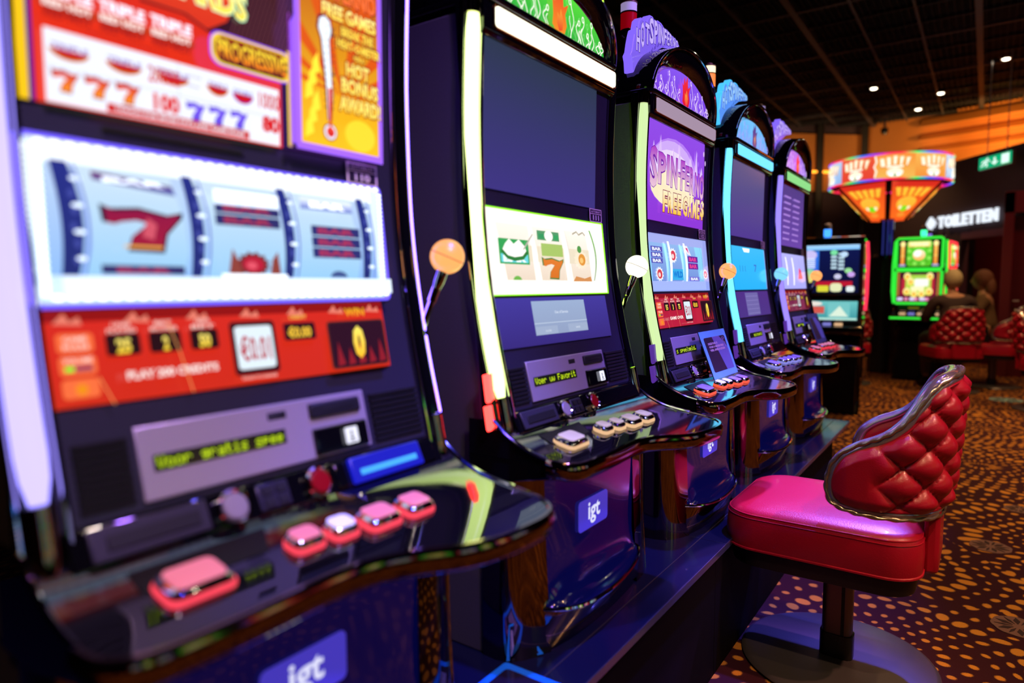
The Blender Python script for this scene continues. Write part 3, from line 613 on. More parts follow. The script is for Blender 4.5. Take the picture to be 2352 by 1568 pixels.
def upper_pay(a):
    D = (12, 8, 60)
    a.rect(0, 0, 1, 1, (30, 6, 44)); a.rect(0, 0, .022, 1, (250, 200, 20), e=1.1); a.rect(.020, 0, .032, 1, (60, 20, 150))
    a.rect(.030, 0, .635, 1, (230, 52, 24), (200, 30, 20), 1.15)
    a.poly([(.255, .47), (.36, .475), (.42, .435), (.60, .435), (.66, .435), (.66, 1), (.255, 1)], (60, 22, 36), (40, 10, 26))
    for k in range(16): a.stroke([(.48 + k * .012, .44), (.60 + k * .012, 1.0)], .0016, (110, 60, 62))
    a.poly([(.255, .475), (.36, .478), (.415, .44), (.47, .50), (.50, .62), (.38, 1), (.20, 1)], (214, 50, 26), (240, 90, 40), 1.15)
    for k in range(5): a.poly([(.29 + .035 * k, .56), (.335 + .035 * k, .60), (.31 + .035 * k, .68), (.27 + .035 * k, .64)], (250, 90, 50), e=1.2)
    a.otext('REWARDS', .20, .545, .525, .66, (255, 220, 40), (255, 250, 150), (200, 250, 200), 1.2, .03, .06, rise=-.02)
    a.rect(.046, .002, .618, .262, (238, 242, 255), e=1.15); a.rect(.333, .0, .3345, .262, (200, 205, 235)); a.rect(.046, .128, .618, .131, (205, 210, 235))
    for k in range(3):
        u = .045 + .11 * k
        a.text('TRIPLE', u, .375, u + .10, .42, (250, 240, 255), e=1.3, bold=.05)
        a.ell(u + .05, .345, .058, .028, (170, 20, 20), (220, 80, 20)); a.text('RED HOT', u + .002, .338, u + .098, .366, (255, 240, 235), e=1.2, bold=.04)
        a.text('RED HOT', u + .003, .300, u + .097, .328, (170, 30, 26), bold=.04)
        a.ell(u + .048, .196, .040, .038, (225, 150, 30), a0=180, a1=360); a.ell(u + .048, .196, .036, .032, (200, 30, 30), (210, 50, 30), a0=180, a1=360); a.text('TRIPLE', u + .012, .192, u + .086, .214, (150, 110, 190), bold=.03)
        seven(a, .058 + .062 * k, .045, .106 + .062 * k, .118, (255, 150, 40), (225, 30, 50), (120, 12, 50), 1.05)
        seven(a, .350 + .056 * k, .040, .394 + .056 * k, .110, (110, 80, 230), (120, 90, 245), (60, 50, 160), 1.1)
    a.text('TO WIN TOP AWARD LINE PAYS ON 25TH LINE', .12, .272, .30, .282, (170, 16, 26), bold=.01)
    a.text('20000', .252, .150, .326, .216, (214, 26, 30), (190, 20, 60), 1.1, .02); a.text('100', .262, .040, .324, .112, (226, 30, 30), e=1.1, bold=.05)
    a.ell(.425, .196, .030, .040, (225, 150, 30), a0=180, a1=360); a.ell(.425, .196, .027, .035, (205, 30, 30), a0=180, a1=360); a.text('TRIPLE', .398, .192, .452, .212, (150, 110, 190))
    a.ell(.495, .190, .030, .042, (150, 40, 200), a0=180, a1=360); a.ell(.495, .190, .027, .036, (210, 24, 30), a0=180, a1=360); a.text('DOUBLE', .468, .186, .522, .208, (110, 90, 210))
    a.text('ANY WILD', .345, .205, .380, .215, (170, 150, 190)); a.text('PAYS', .345, .165, .375, .175, (170, 150, 190))
    a.text('1000', .540, .150, .603, .222, (214, 26, 36), e=1.1, bold=.02); a.text('80', .548, .045, .602, .120, (220, 30, 36), e=1.1, bold=.06)
    a.rect(.156, -.004, .508, .030, (216, 34, 30)); a.text('TOUCH FOR MORE PAYS AND GAME RULES', .172, .004, .494, .023, (240, 235, 245), bold=.04)
    a.rr(.403, .286, .645, .432, .03, (150, 80, 255), e=1.3, asp=1.7); a.rr(.408, .293, .641, .425, .028, (255, 220, 60), e=1.2, asp=1.7); a.rr(.416, .303, .634, .415, .025, (60, 10, 30), (150, 30, 20), asp=1.7)
    a.text('PROGRESSIVE', .424, .318, .628, .400, (255, 120, 20), (255, 235, 60), 1.25, .02)
    a.rect(.629, 0, .641, .44, (250, 210, 60), e=1.1); a.rect(.636, 0, .6395, .62, (160, 60, 200), e=1.1)
    a.poly([(.641, .02), (.663, .02), (.663, 1), (.655, 1), (.655, .62), (.641, .58)], (150, 90, 255), e=1.3); a.ell(.618, .75, .02, .05, (255, 30, 50), e=1.3)
    # heat meter panel
    a.rect(.655, .0, .985, 1.0, (160, 100, 255), e=1.3); a.rect(.672, .035, .968, 1.0, (250, 190, 30), (170, 40, 20), 1.2)
    for k in range(8):
        t = math.radians(12 + k * 21); q = [min(.155 / max(abs(math.cos(x)), .01), .6 / max(abs(math.sin(x)), .01), .62) for x in (t, t + .16)]
        a.poly([(.82, .30), (.82 + q[0] * math.cos(t) * .95, .30 + q[0] * math.sin(t)), (.82 + q[1] * math.cos(t + .16) * .95, .30 + q[1] * math.sin(t + .16))], (225, 90, 20), e=1.1)
    for k in range(6):
        u = .682 + .012 * (k % 3); v = .06 + .06 * k; a.poly([(u, v), (u + .03, v + .03), (u + .022, v + .12), (u + .004, v + .07)], (255, 230, 60), e=1.2)
    a.ell(.885, .12, .06, .08, (255, 214, 50), e=1.2)
    a.otext('SPINFERNO', .70, .76, .955, .86, (255, 120, 60), None, (150, 20, 20), 1.1, .03, .05)
    a.otext('FREE GAMES', .745, .665, .952, .735, (255, 225, 80), (255, 245, 150), (150, 20, 20), 1.25, .03, .06, rise=-.0)
    a.poly([(.735, .55), (.722, .60), (.728, .655), (.75, .675), (.775, .655), (.782, .60), (.772, .55), (.780, .30), (.774, .16), (.757, .16), (.751, .30)], (120, 30, 60)); a.ell(.766, .105, .026, .044, (120, 30, 60))
    a.poly([(.741, .55), (.730, .60), (.735, .645), (.752, .662), (.770, .645), (.776, .60), (.767, .55), (.775, .30), (.770, .16), (.761, .16), (.757, .30)], (235, 245, 255), e=1.3); a.ell(.766, .105, .022, .037, (245, 240, 255), e=1.2)
    a.poly([(.760, .32), (.773, .32), (.770, .12), (.762, .12)], (235, 50, 40)); a.ell(.766, .105, .015, .025, (220, 20, 30), (255, 80, 60))
    for k in range(13):
        v = .22 + k * .032; a.rect(.748 - .004, v, .752, v + .005, (60, 20, 50)); a.rect(.772, v, .779, v + .005, (60, 20, 50))
    a.text('5', .762, .56, .773, .60, (40, 30, 60), bold=.04); a.text('4', .765, .37, .773, .40, (60, 40, 70), bold=.04)
    for t, u0, v0, u1, v1, rs in (('BREAK THE', .80, .585, .925, .632, 0), ('HEAT-O-METER', .783, .525, .952, .570, 0), ('FOR A', .845, .485, .885, .508, 0)): a.otext(t, u0, v0, u1, v1, (255, 220, 80), None, (130, 30, 20), 1.15, .04, .06)
    for t, u0, v0, u1, v1 in (('HOT', .815, .395, .905, .465), ('BONUS', .795, .310, .940, .382), ('AWARD!', .785, .215, .948, .292)): a.otext(t, u0, v0, u1, v1, (255, 225, 90), (255, 240, 130), (150, 50, 20), 1.2, .035, .075)
    return a
def reel_110(a):
    W = (240, 248, 255)
    a.rr(-.012, -.03, 1.0, 1.03, .02, (110, 90, 255), e=1.6, asp=2.9); a.rr(0, 0, .985, 1.0, .02, (190, 218, 255), (215, 230, 255), 1.35, asp=2.9)
    a.rect(.03, .84, .95, .97, (236, 244, 255), e=1.4); a.rect(.03, .17, .95, .86, (150, 196, 255), (196, 220, 255), 1.0)
    for k in range(24):
        a.ell(.022, .06 + k * .038, .010, .016, W, e=2.5, n=8); a.ell(.968, .06 + k * .038, .008, .016, W, e=2.5, n=8)
    for k in range(33): a.ell(.035 + k * .028, .035, .012, .020, W, e=2.2, n=8); a.ell(.03 + k * .028, .965, .012, .020, W, e=2.2, n=8)
    a.rect(.035, .04, .955, .165, (225, 238, 255), e=1.35)
    for u0, u1 in ((.094, .285), (.352, .555), (.610, .815)):
        a.poly([(u0 - .015, .17), (u1 + .005, .17), (u1 + .022, .34), (u1 + .018, .55), (u1 - .01, .84), (u0 - .022, .84), (u0 + .005, .55), (u0 + .004, .34)], (160, 214, 255), (214, 236, 255), 1.0)
    for u, nm in ((.035, 1), (.300, 0), (.553, 0), (.822, 0)):
        arcband(a, u, .034, .17, .85, .020 if nm == 0 else .026, (38, 48, 120), top=(40, 50, 140))
        for k in range(6): a.ell(u + .030 + .004 * (k % 2), .26 + .10 * k, .006, .03, (70, 80, 170), n=8)
        for k in range(4): a.ell(u + .040, .27 + .16 * k, .012, .014, (225, 240, 255), e=1.6, n=10)
        for k in range(1): arcband(a, u + .024, .034, .17, .85, .003, (100, 110, 220))
    a.poly([(.098, .80), (.268, .76), (.275, .70), (.100, .75)], (90, 110, 190), (120, 40, 110)); a.text('BAR', .12, .745, .255, .775, (230, 240, 255), e=1.8, bold=.06)
    seven(a, .117, .335, .278, .590, (170, 30, 60), (150, 24, 70), (40, 30, 60)); a.poly([(.150, .345), (.232, .345), (.235, .36), (.150, .36)], (250, 190, 80)); a.poly([(.19, .42), (.215, .40), (.225, .50), (.205, .54)], (220, 90, 110))
    a.rect(.100, .180, .278, .235, (56, 50, 110)); a.text('BAR', .13, .182, .25, .222, (170, 60, 100), bold=.06)
    bars(a, .366, .53, .546, .70, 2, (50, 50, 112), (170, 56, 90)); a.rect(.366, .68, .546, .78, (214, 230, 255), (245, 250, 255), 1.7)
    blobsym(a, .455, .262, .050, ((120, 50, 50), (196, 34, 60), (240, 90, 110)), 1.9)
    a.poly([(.385, .19), (.40, .37), (.415, .28), (.425, .19)], (150, 70, 60)); a.poly([(.50, .19), (.51, .30), (.528, .36), (.532, .19)], (150, 70, 60))
    a.rect(.366, .16, .55, .19, (235, 245, 255), e=1.8)
    bars(a, .640, .325, .812, .59, 3, (50, 52, 120), (176, 56, 96)); a.rect(.61, .71, .79, .80, (80, 100, 190), (230, 240, 255), 1.3); a.text('BAR', .64, .725, .765, .775, (245, 250, 255), e=1.8, bold=.06)
    a.ell(.72, .175, .03, .05, (70, 90, 150), a0=0, a1=180)
    return a
def info_common(a, bg0, bg1, vals, e=1.0, game='PLAY 200 CREDITS', euro='€0.01', fill=(214, 60, 30)):
    a.rect(0, 0, 1, 1, bg0, bg1, e); a.rect(0, .88, 1, 1, (150, 20, 20), e=e)
    for k in range(7): a.poly([(.02 + k * .15, .86), (.045 + k * .15, .97), (.055 + k * .15, .88), (.075 + k * .15, .93), (.08 + k * .15, .84)], (240, 130, 110), e=e)
    for k, t in enumerate(('GAME', 'VOLUME', '')):
        v = .56 - k * .235; a.rr(.022, v, .098, v + .20, .01, (245, 110, 60), e=e * 1.1, asp=4.2)
    a.text('GAME', .036, .67, .084, .73, (255, 215, 205), e=e); a.text('RULES', .034, .59, .086, .65, (255, 215, 205), e=e); a.text('VOLUME', .030, .45, .090, .51, (255, 215, 205), e=e)
    a.rect(.032, .37, .050, .42, (110, 255, 60), e=e); a.rect(.052, .37, .088, .42, (140, 60, 100)); a.ell(.060, .18, .012, .055, (250, 150, 20), e=e); 
    for k in range(8): a.rect(.059 + .016 * math.cos(k * PI / 4), .175 + .08 * math.sin(k * PI / 4), .062 + .016 * math.cos(k * PI / 4), .19 + .08 * math.sin(k * PI / 4), (250, 150, 20), e=e)
    for (u0, u1, t1, t2), val in zip(((.119, .196, 'LINES', 'PLAYED'), (.216, .294, 'BET', 'MULTIPLIER'), (.317, .392, 'CREDITS', 'BET')), vals):
        a.rr(u0, .50, u1, .735, .008, (40, 14, 14), e=e, asp=4.2); a.text(t1, u0 + .018, .81, u1 - .018, .855, (255, 225, 215), e=e); a.text(t2, u0 + .006, .745, u1 - .006, .79, (255, 225, 215), e=e); a.text(val, u0 + .022 if len(val) > 1 else u0 + .032, .52, u1 - .022 if len(val) > 1 else u1 - .032, .68, (255, 210, 40), (255, 235, 120), e * 1.15, .04)
    a.rr(.425, .13, .563, .80, .012, (70, 20, 24), e=e, asp=4.2); a.rr(.438, .20, .552, .74, .010, (225, 240, 250), e=e * 1.1, asp=4.2); a.text(euro, .448, .30, .542, .62, (190, 20, 50), e=e, bold=.02); a.text('TOUCH TO CHANGE', .44, .075, .548, .11, (255, 215, 205), e=e)
    a.text('CREDIT', .615, .80, .675, .85, (255, 210, 90), e=e); a.rr(.590, .52, .700, .75, .008, (50, 14, 22), e=e, asp=4.2); a.text('€0.00', .604, .55, .684, .70, (255, 205, 60), e=e, bold=.04)
    a.text('WIN', .82, .80, .90, .92, (250, 150, 30), (255, 200, 40), e, .03); a.rr(.742, .06, .975, .74, .012, (90, 40, 30), e=e, asp=4.2); a.rr(.748, .08, .969, .72, .012, (48, 16, 30), e=e, asp=4.2)
    for k in range(5): a.poly([(.765 + k * .042, .10), (.775 + k * .042, .45 - .1 * (k % 2)), (.795 + k * .042, .12)], (150, 30, 40), e=e)
    a.text('0', .835, .18, .882, .66, (255, 190, 30), (255, 235, 100), e * 1.15, .06)
    a.text(game, .150, .235, .375, .33, (255, 240, 235), e=e * 1.1, bold=.03)
    a.stroke([(.26, .84), (.28, .50), (.30, .02)], .0012, (255, 170, 100), e=e, asp=4); a.stroke([(.09, .30), (.115, 0)], .0012, (255, 170, 100), e=e, asp=4)
    return a
def info_110(a): return info_common(a, (214, 44, 22), (222, 44, 30), ('25', '2', '50'), 1.0)
def info_112(a): return info_common(a, (196, 34, 62), (190, 30, 62), ('15', '3', '75'), .95, 'GAME OVER', '€0.01')
def upper_off_reflect(c0, c1, e=1.0):  # emissive gradient paints the violet reflection on a dark screen
    def f(a): return a.rect(0, 0, .93, 1, c0, c1, e)
    return f
def reel_111(a):
    a.rr(-.008, -.015, 1.0, 1.02, .004, (150, 255, 30), e=1.2, asp=2.9); a.rect(0, 0, .985, 1, (255, 250, 240), e=1.25)
    for u0, u1 in ((.10, .32), (.36, .585), (.63, .82)):
        a.poly([(u0 + .02, .17), (u1 + .01, .17), (u1, .50), (u1 - .02, .84), (u0 - .03, .84), (u0, .5)], (236, 216, 196), (255, 248, 236), 1.1); a.rect(u0, .40, u1, .60, (240, 226, 200), e=1.05)
    a.rect(.075, .36, .29, .66, (60, 170, 90)); a.rect(.085, .38, .28, .48, (110, 215, 225), e=1.1); a.text('BAR', .10, .385, .265, .465, (245, 255, 250), e=1.2, bold=.05)
    a.poly([(.09, .50), (.12, .60), (.15, .66), (.18, .60), (.22, .66), (.26, .58), (.275, .48), (.23, .44), (.14, .44)], (255, 252, 244), e=1.2); a.stroke([(.09, .52), (.13, .44), (.18, .42), (.24, .44), (.28, .52)], .008, (50, 130, 60), asp=2.9)
    a.rect(.362, .68, .545, .80, (90, 160, 110)); a.rect(.375, .70, .42, .76, (60, 160, 100)); a.rect(.50, .70, .54, .76, (60, 170, 100)); a.ell(.455, .74, .035, .07, (255, 250, 240), e=1.2)
    a.rect(.385, .48, .565, .64, (176, 206, 110)); seven(a, .39, .20, .555, .45, (226, 120, 40), (236, 130, 50), (70, 130, 60))
    blobsym(a, .735, .46, .055, ((252, 232, 205), (225, 150, 60), (250, 200, 120)), 2.4, 1.1); a.ell(.715, .60, .02, .05, (90, 160, 80))
    a.stroke([(.30 + .02 * k, .84 - .05 * abs(3 - k)) for k in range(-3, 2)], .004, (200, 190, 180), asp=2.9); a.stroke([(.66 + .02 * k, .80 + .02 * (k % 3)) for k in range(7)], .004, (190, 180, 160), asp=2.9)
    arcband(a, .80, .075, .17, .88, .010, (190, 205, 180), top=(120, 190, 90)); arcband(a, .565, .05, .17, .84, .003, (232, 226, 220)); a.poly([(.63, .16), (.66, .23), (.74, .20), (.80, .23), (.81, .16)], (222, 150, 90)); a.ell(.175, .17, .03, .05, (120, 190, 80), a0=0, a1=180)
    return a
def info_111(a):
    a.rect(0, 0, 1, 1, (58, 44, 128), (70, 60, 160)); a.rect(.28, .20, .76, .92, (150, 165, 200), (160, 180, 215), 1.0); a.rect(.28, .44, .76, .455, (200, 215, 235)); a.rect(.285, .21, .47, .38, (165, 180, 210)); a.rect(.57, .22, .755, .39, (165, 180, 210))
    a.text('Out of Service', .465, .64, .585, .70, (225, 232, 245), e=1.1, bold=0); a.text('CLOSE', .36, .26, .41, .30, (225, 232, 245), bold=0); a.text('BACK', .64, .28, .68, .32, (225, 232, 245), bold=0); return a
def upper_112(a):
    a.rect(0, 0, .95, 1, (150, 60, 225), (150, 80, 240), .95); a.ell(.42, .52, .40, .38, (185, 130, 248), e=1.0); a.ell(.40, .54, .37, .33, (212, 175, 252), e=1.0); a.ell(.38, .50, .34, .27, (238, 218, 252), e=1.0); a.ell(.40, .36, .36, .20, (255, 240, 200), e=1.0)
    for k in range(9): a.poly([(.05 + k * .1, .60), (.08 + k * .1, .80 + .1 * math.sin(k * 2.1)), (.11 + k * .1, .60)], (226, 196, 252))
    for ch, u0, v0, u1, v1 in (('S', .02, .33, .13, .74), ('P', .14, .38, .26, .70), ('I', .27, .40, .31, .70), ('N', .33, .38, .44, .70), ('-', .455, .52, .485, .56), ('F', .49, .38, .56, .70), ('E', .57, .39, .64, .66), ('R', .65, .36, .73, .66), ('N', .74, .35, .82, .62), ('O', .83, .33, .91, .62)):
        a.otext(ch, u0, v0, u1, v1, (240, 200, 220), (176, 60, 200), (120, 40, 170), 1.0, .03, .07)
    for ch, u0, u1 in (('F', .20, .27), ('R', .28, .35), ('E', .36, .42), ('E', .43, .49), ('G', .52, .60), ('A', .61, .68), ('M', .69, .76), ('E', .77, .82), ('$', .83, .90)):
        a.otext(ch, u0, .10, u1, .32, (245, 195, 50), (255, 240, 200), (140, 50, 80), 1.05, .035, .08)
    a.ell(.87, .86, .012, .03, (230, 200, 255)); a.ell(.90, .76, .01, .03, (230, 200, 255)); return a
def reel_112(a):
    a.rect(0, 0, 1, 1, (150, 170, 250), (160, 170, 240)); a.rect(.01, .02, .93, .98, (170, 190, 255), (170, 180, 245)); a.rect(0, .18, .90, .84, (140, 205, 250), (150, 225, 255))
    for u0, u1 in ((.03, .24), (.30, .50), (.57, .78)):
        a.poly([(u0, .18), (u1 + .02, .18), (u1 + .01, .5), (u1 - .03, .84), (u0 - .03, .84), (u0, .5)], (120, 150, 225), (150, 190, 245)); 
    bars(a, .03, .48, .20, .78, 3, (90, 90, 190), (240, 245, 255)); blobsym(a, .13, .30, .06, ((245, 248, 255), (220, 70, 80), (250, 220, 220)), 2.2); blobsym(a, .36, .64, .065, ((245, 248, 255), (226, 70, 90), (250, 220, 220)), 2.2)
    a.rect(.32, .20, .50, .40, (60, 180, 240)); a.text('WILD', .335, .24, .49, .36, (30, 130, 220), bold=.06)
    bars(a, .60, .40, .78, .66, 2, (110, 40, 160), (236, 70, 150)); bars(a, .60, .18, .78, .27, 1, (120, 110, 220), (240, 245, 255)); a.poly([(.52, .84), (.60, .84), (.66, .66), (.60, .68)], (235, 230, 255), e=1.1); a.poly([(.56, .80), (.60, .80), (.62, .70)], (220, 60, 130)); blobsym(a, .90, .32, .05, ((245, 248, 255), (250, 120, 170), (255, 230, 230)), 2.2)
    for u in (.255, .515): arcband(a, u, .05, .18, .88, .022, (230, 248, 255), 1.7)
    arcband(a, .80, .055, .18, .84, .002, (90, 130, 200)); return a
def reel_113(a):
    a.rect(0, 0, .96, 1, (40, 180, 255), (60, 190, 250), 1.05); a.poly([(.32, .97), (.52, .97), (.50, .88), (.36, .88)], (235, 250, 255), e=1.4); a.text('111', .2, .42, .36, .56, (50, 150, 225)); a.text('7', .60, .42, .68, .60, (60, 110, 210)); a.stroke([(.955, .02), (.955, .98)], .004, (190, 170, 255), asp=2.9); return a
def info_113(a):
    a.rect(0, 0, 1, 1, (86, 60, 150), (90, 56, 150), .8); a.rect(.28, .05, .66, .95, (120, 110, 180), e=.9)
    for k in range(5): a.rect(.3, .12 + k * .17, .64, .14 + k * .17, (140, 130, 195))
    return a
def upper_114(a):
    a.rect(0, 0, .93, 1, (120, 80, 190), (90, 70, 150), .8)
    for k in range(8): a.rect(.08, .10 + k * .1, .34, .13 + k * .1, (170, 130, 220)); a.rect(.45, .10 + k * .1, .72, .13 + k * .1, (165, 125, 215))
    return a
def reel_114(a):
    a.rect(0, 0, 1, 1, (170, 170, 250), (180, 180, 250), 1.1)
    for u in (.16, .42): arcband(a, u, .07, .1, .9, .03, (225, 225, 255), 1.5)
    arcband(a, .70, .06, .1, .9, .006, (120, 130, 225)); a.poly([(.66, .28), (.72, .62), (.80, .55), (.86, .30)], (240, 60, 110)); a.ell(.77, .40, .05, .12, (250, 90, 120)); return a
def info_114(a): return info_common(a, (150, 50, 90), (140, 50, 100), ('25', '2', '50'), .7, 'GAME OVER')

bell = lambda n, c, e: mat(n, (4, 5, 30), 0.12, emit=c, es=e, coat=.4)
BEL = bell('belly_blue', (12, 14, 100), 0.30)
BADGE = mat('badge_blue', (50, 40, 180), .3, emit=(84, 70, 225), es=.62)
PINKBTN = glow('button_pink', (255, 70, 90), 1.1); CREAM = glow('button_cream', (250, 200, 150), .9); ORNG = glow('button_orange', (255, 90, 60), 1.1)
PALEB = glow('button_pale', (150, 150, 250), .8); REDB = glow('button_red', (255, 60, 80), .9)
CAP1 = mat('cap_pink', (200, 110, 120), .2, emit=(235, 130, 135), es=.55); CAPW = mat('cap_white', (210, 210, 230), .2, emit=(215, 215, 245), es=.6)
CAP2 = mat('cap_cream', (200, 190, 150), .2, emit=(190, 180, 140), es=.4); CAP3 = mat('cap_violet', (130, 110, 190), .2, emit=(130, 100, 210), es=.45)
LAMPR = mat('lens_red', (190, 10, 30), .2, emit=(190, 0, 20), es=.35); LAMPW = mat('lens_white', (220, 205, 240), .2, emit=(200, 180, 240), es=.45)
LAMPO = glow('lens_orange_lit', (255, 130, 60), 1.4); LAMPY = glow('lens_cream_lit', (255, 235, 190), 1.5)
PUR = [(150, 120, 255), (128, 98, 240), (200, 178, 255), (56, 30, 150)]
CFG = [
 dict(label='slot machine at far left front, numbered 110, red paytable above three bright reels', strip=glow('strip_violet', (150, 140, 255), 2.6), rstrip=glow('strip_violet_side', (110, 84, 255), 12), bar=glow('bar_violet', (160, 140, 255), 1.5),
      crown=((120, 80, 240), (150, 110, 255), (235, 225, 255)), upper=upper_pay, reel=reel_110, info=info_110, num='110', led='Voor gratis spee', knob=glow('knob_orange', (255, 170, 96), 1.25), btn=[PINKBTN], cap=[CAP1, CAP1, CAPW, CAP1, CAP1],
      belly=BEL, badge=BADGE, lamp=(LAMPR, LAMPW), blueslot=glow('slot_blue', (20, 30, 220), .8), sign=(glow('sign_violet', (130, 100, 255), 1.1), PUR[1], PUR[2], PUR[3]), side=None),
 dict(label='slot machine numbered 111 with lime white light strips and dark upper screen', strip=glow('strip_lime', (225, 255, 150), 3.4), rstrip=glow('strip_lime_side', (170, 255, 40), 14), bar=glow('bar_cream', (255, 255, 225), 1.9),
      crown=((40, 170, 60), (90, 220, 60), (250, 255, 235)), crownblob=((255, 150, 40), (240, 70, 40)), ce=1.1, upper=upper_off_reflect((64, 54, 132), (48, 58, 80), 1.0), reel=reel_111, info=info_111, num='111', led='Voer uw Favorit', knob=glow('knob_white', (255, 252, 225), 1.7), btn=[CREAM], cap=[CAP2],
      belly=BEL, badge=BADGE, lamp=(LAMPR, LAMPW), sign=(glow('sign_lime', (150, 230, 90), 1.1), (170, 240, 110), (190, 250, 130), (40, 120, 30)), side=glow('side_red', (255, 50, 45), 7.0)),
 dict(label='slot machine numbered 112 with pale green strip and purple feature screen', strip=glow('strip_palegreen', (205, 232, 165), 1.15), rstrip=glow('strip_lilac_side', (110, 80, 255), 14), bar=glow('bar_dusty', (190, 165, 190), .75),
      crown=((120, 60, 225), (140, 90, 245), (240, 215, 255)), crownblob=((225, 20, 50), (250, 50, 60)), upper=upper_112, reel=reel_112, info=info_112, num='112', led='s speelgeld.', knob=glow('knob_orange', (255, 170, 96), 1.25), btn=[ORNG], cap=[CAP3, CAPW, CAPW, CAP3, CAP3],
      belly=BEL, badge=BADGE, lamp=(LAMPR, LAMPW), sign=(glow('sign_violet', (130, 100, 255), 1.1), PUR[1], PUR[2], PUR[3]), side=glow('side_violet', (110, 60, 190), .6), shelf=glow('shelf_orange', (255, 110, 60), 1.1)),
 dict(label='slot machine with cyan light strips and plain cyan reel screen', strip=glow('strip_cyan', (95, 205, 255), 2.2), rstrip=glow('strip_blue_side', (70, 80, 255), 16), bar=glow('bar_cyan', (100, 205, 255), 1.5),
      crown=((100, 170, 250), (120, 200, 255), (170, 160, 255)), crownblob=((110, 70, 140), (90, 70, 150)), upper=upper_off_reflect((84, 60, 150), (96, 92, 138), .95), reel=reel_113, info=info_113, num='113', led='minuni', knob=glow('knob_cyan', (130, 215, 250), 1.1), btn=[PALEB], cap=[CAP3],
      belly=BEL, badge=BADGE, lamp=(LAMPO, LAMPY), sign=(glow('sign_cyan', (70, 190, 255), 1.2), (90, 150, 250), (160, 210, 255), (40, 60, 170)), side=glow('side_violet', (110, 60, 190), .6), shelf=glow('shelf_lilac', (190, 160, 255), 1.1)),
 dict(label='slot machine at far end of the plinth, lilac strips and greenish header bar', strip=glow('strip_lilac', (150, 130, 255), 1.3), rstrip=glow('strip_dim', (120, 90, 200), .8), bar=glow('bar_green', (140, 225, 140), 1.0),
      crown=((150, 100, 235), (170, 120, 240), (230, 200, 255)), crownblob=((230, 20, 60), (250, 50, 80)), upper=upper_114, reel=reel_114, info=info_114, num='114', led='n', knob=glow('knob_orange', (255, 170, 96), 1.25), btn=[REDB], cap=[CAP1],
      belly=BEL, badge=BADGE, lamp=(LAMPR, LAMPW), sign=(glow('sign_violet', (130, 100, 255), 1.1), PUR[1], PUR[2], PUR[3]), side=glow('side_violet', (110, 60, 190), .6), shelf=glow('shelf_lilac', (190, 160, 255), 1.1)),
]
machines = [machine(i, c) for i, c in enumerate(CFG)]
#==PART2==

# ------------------------------------------------------------------ copies
def kids(o): return [c for c in bpy.data.objects if c.parent == o]
_kc = {}
def copy_tree(o, parent=None):
    c = o.copy(); COL.objects.link(c)
    if parent: c.parent = parent
    for ch in kids(o): copy_tree(ch, c)
    return c

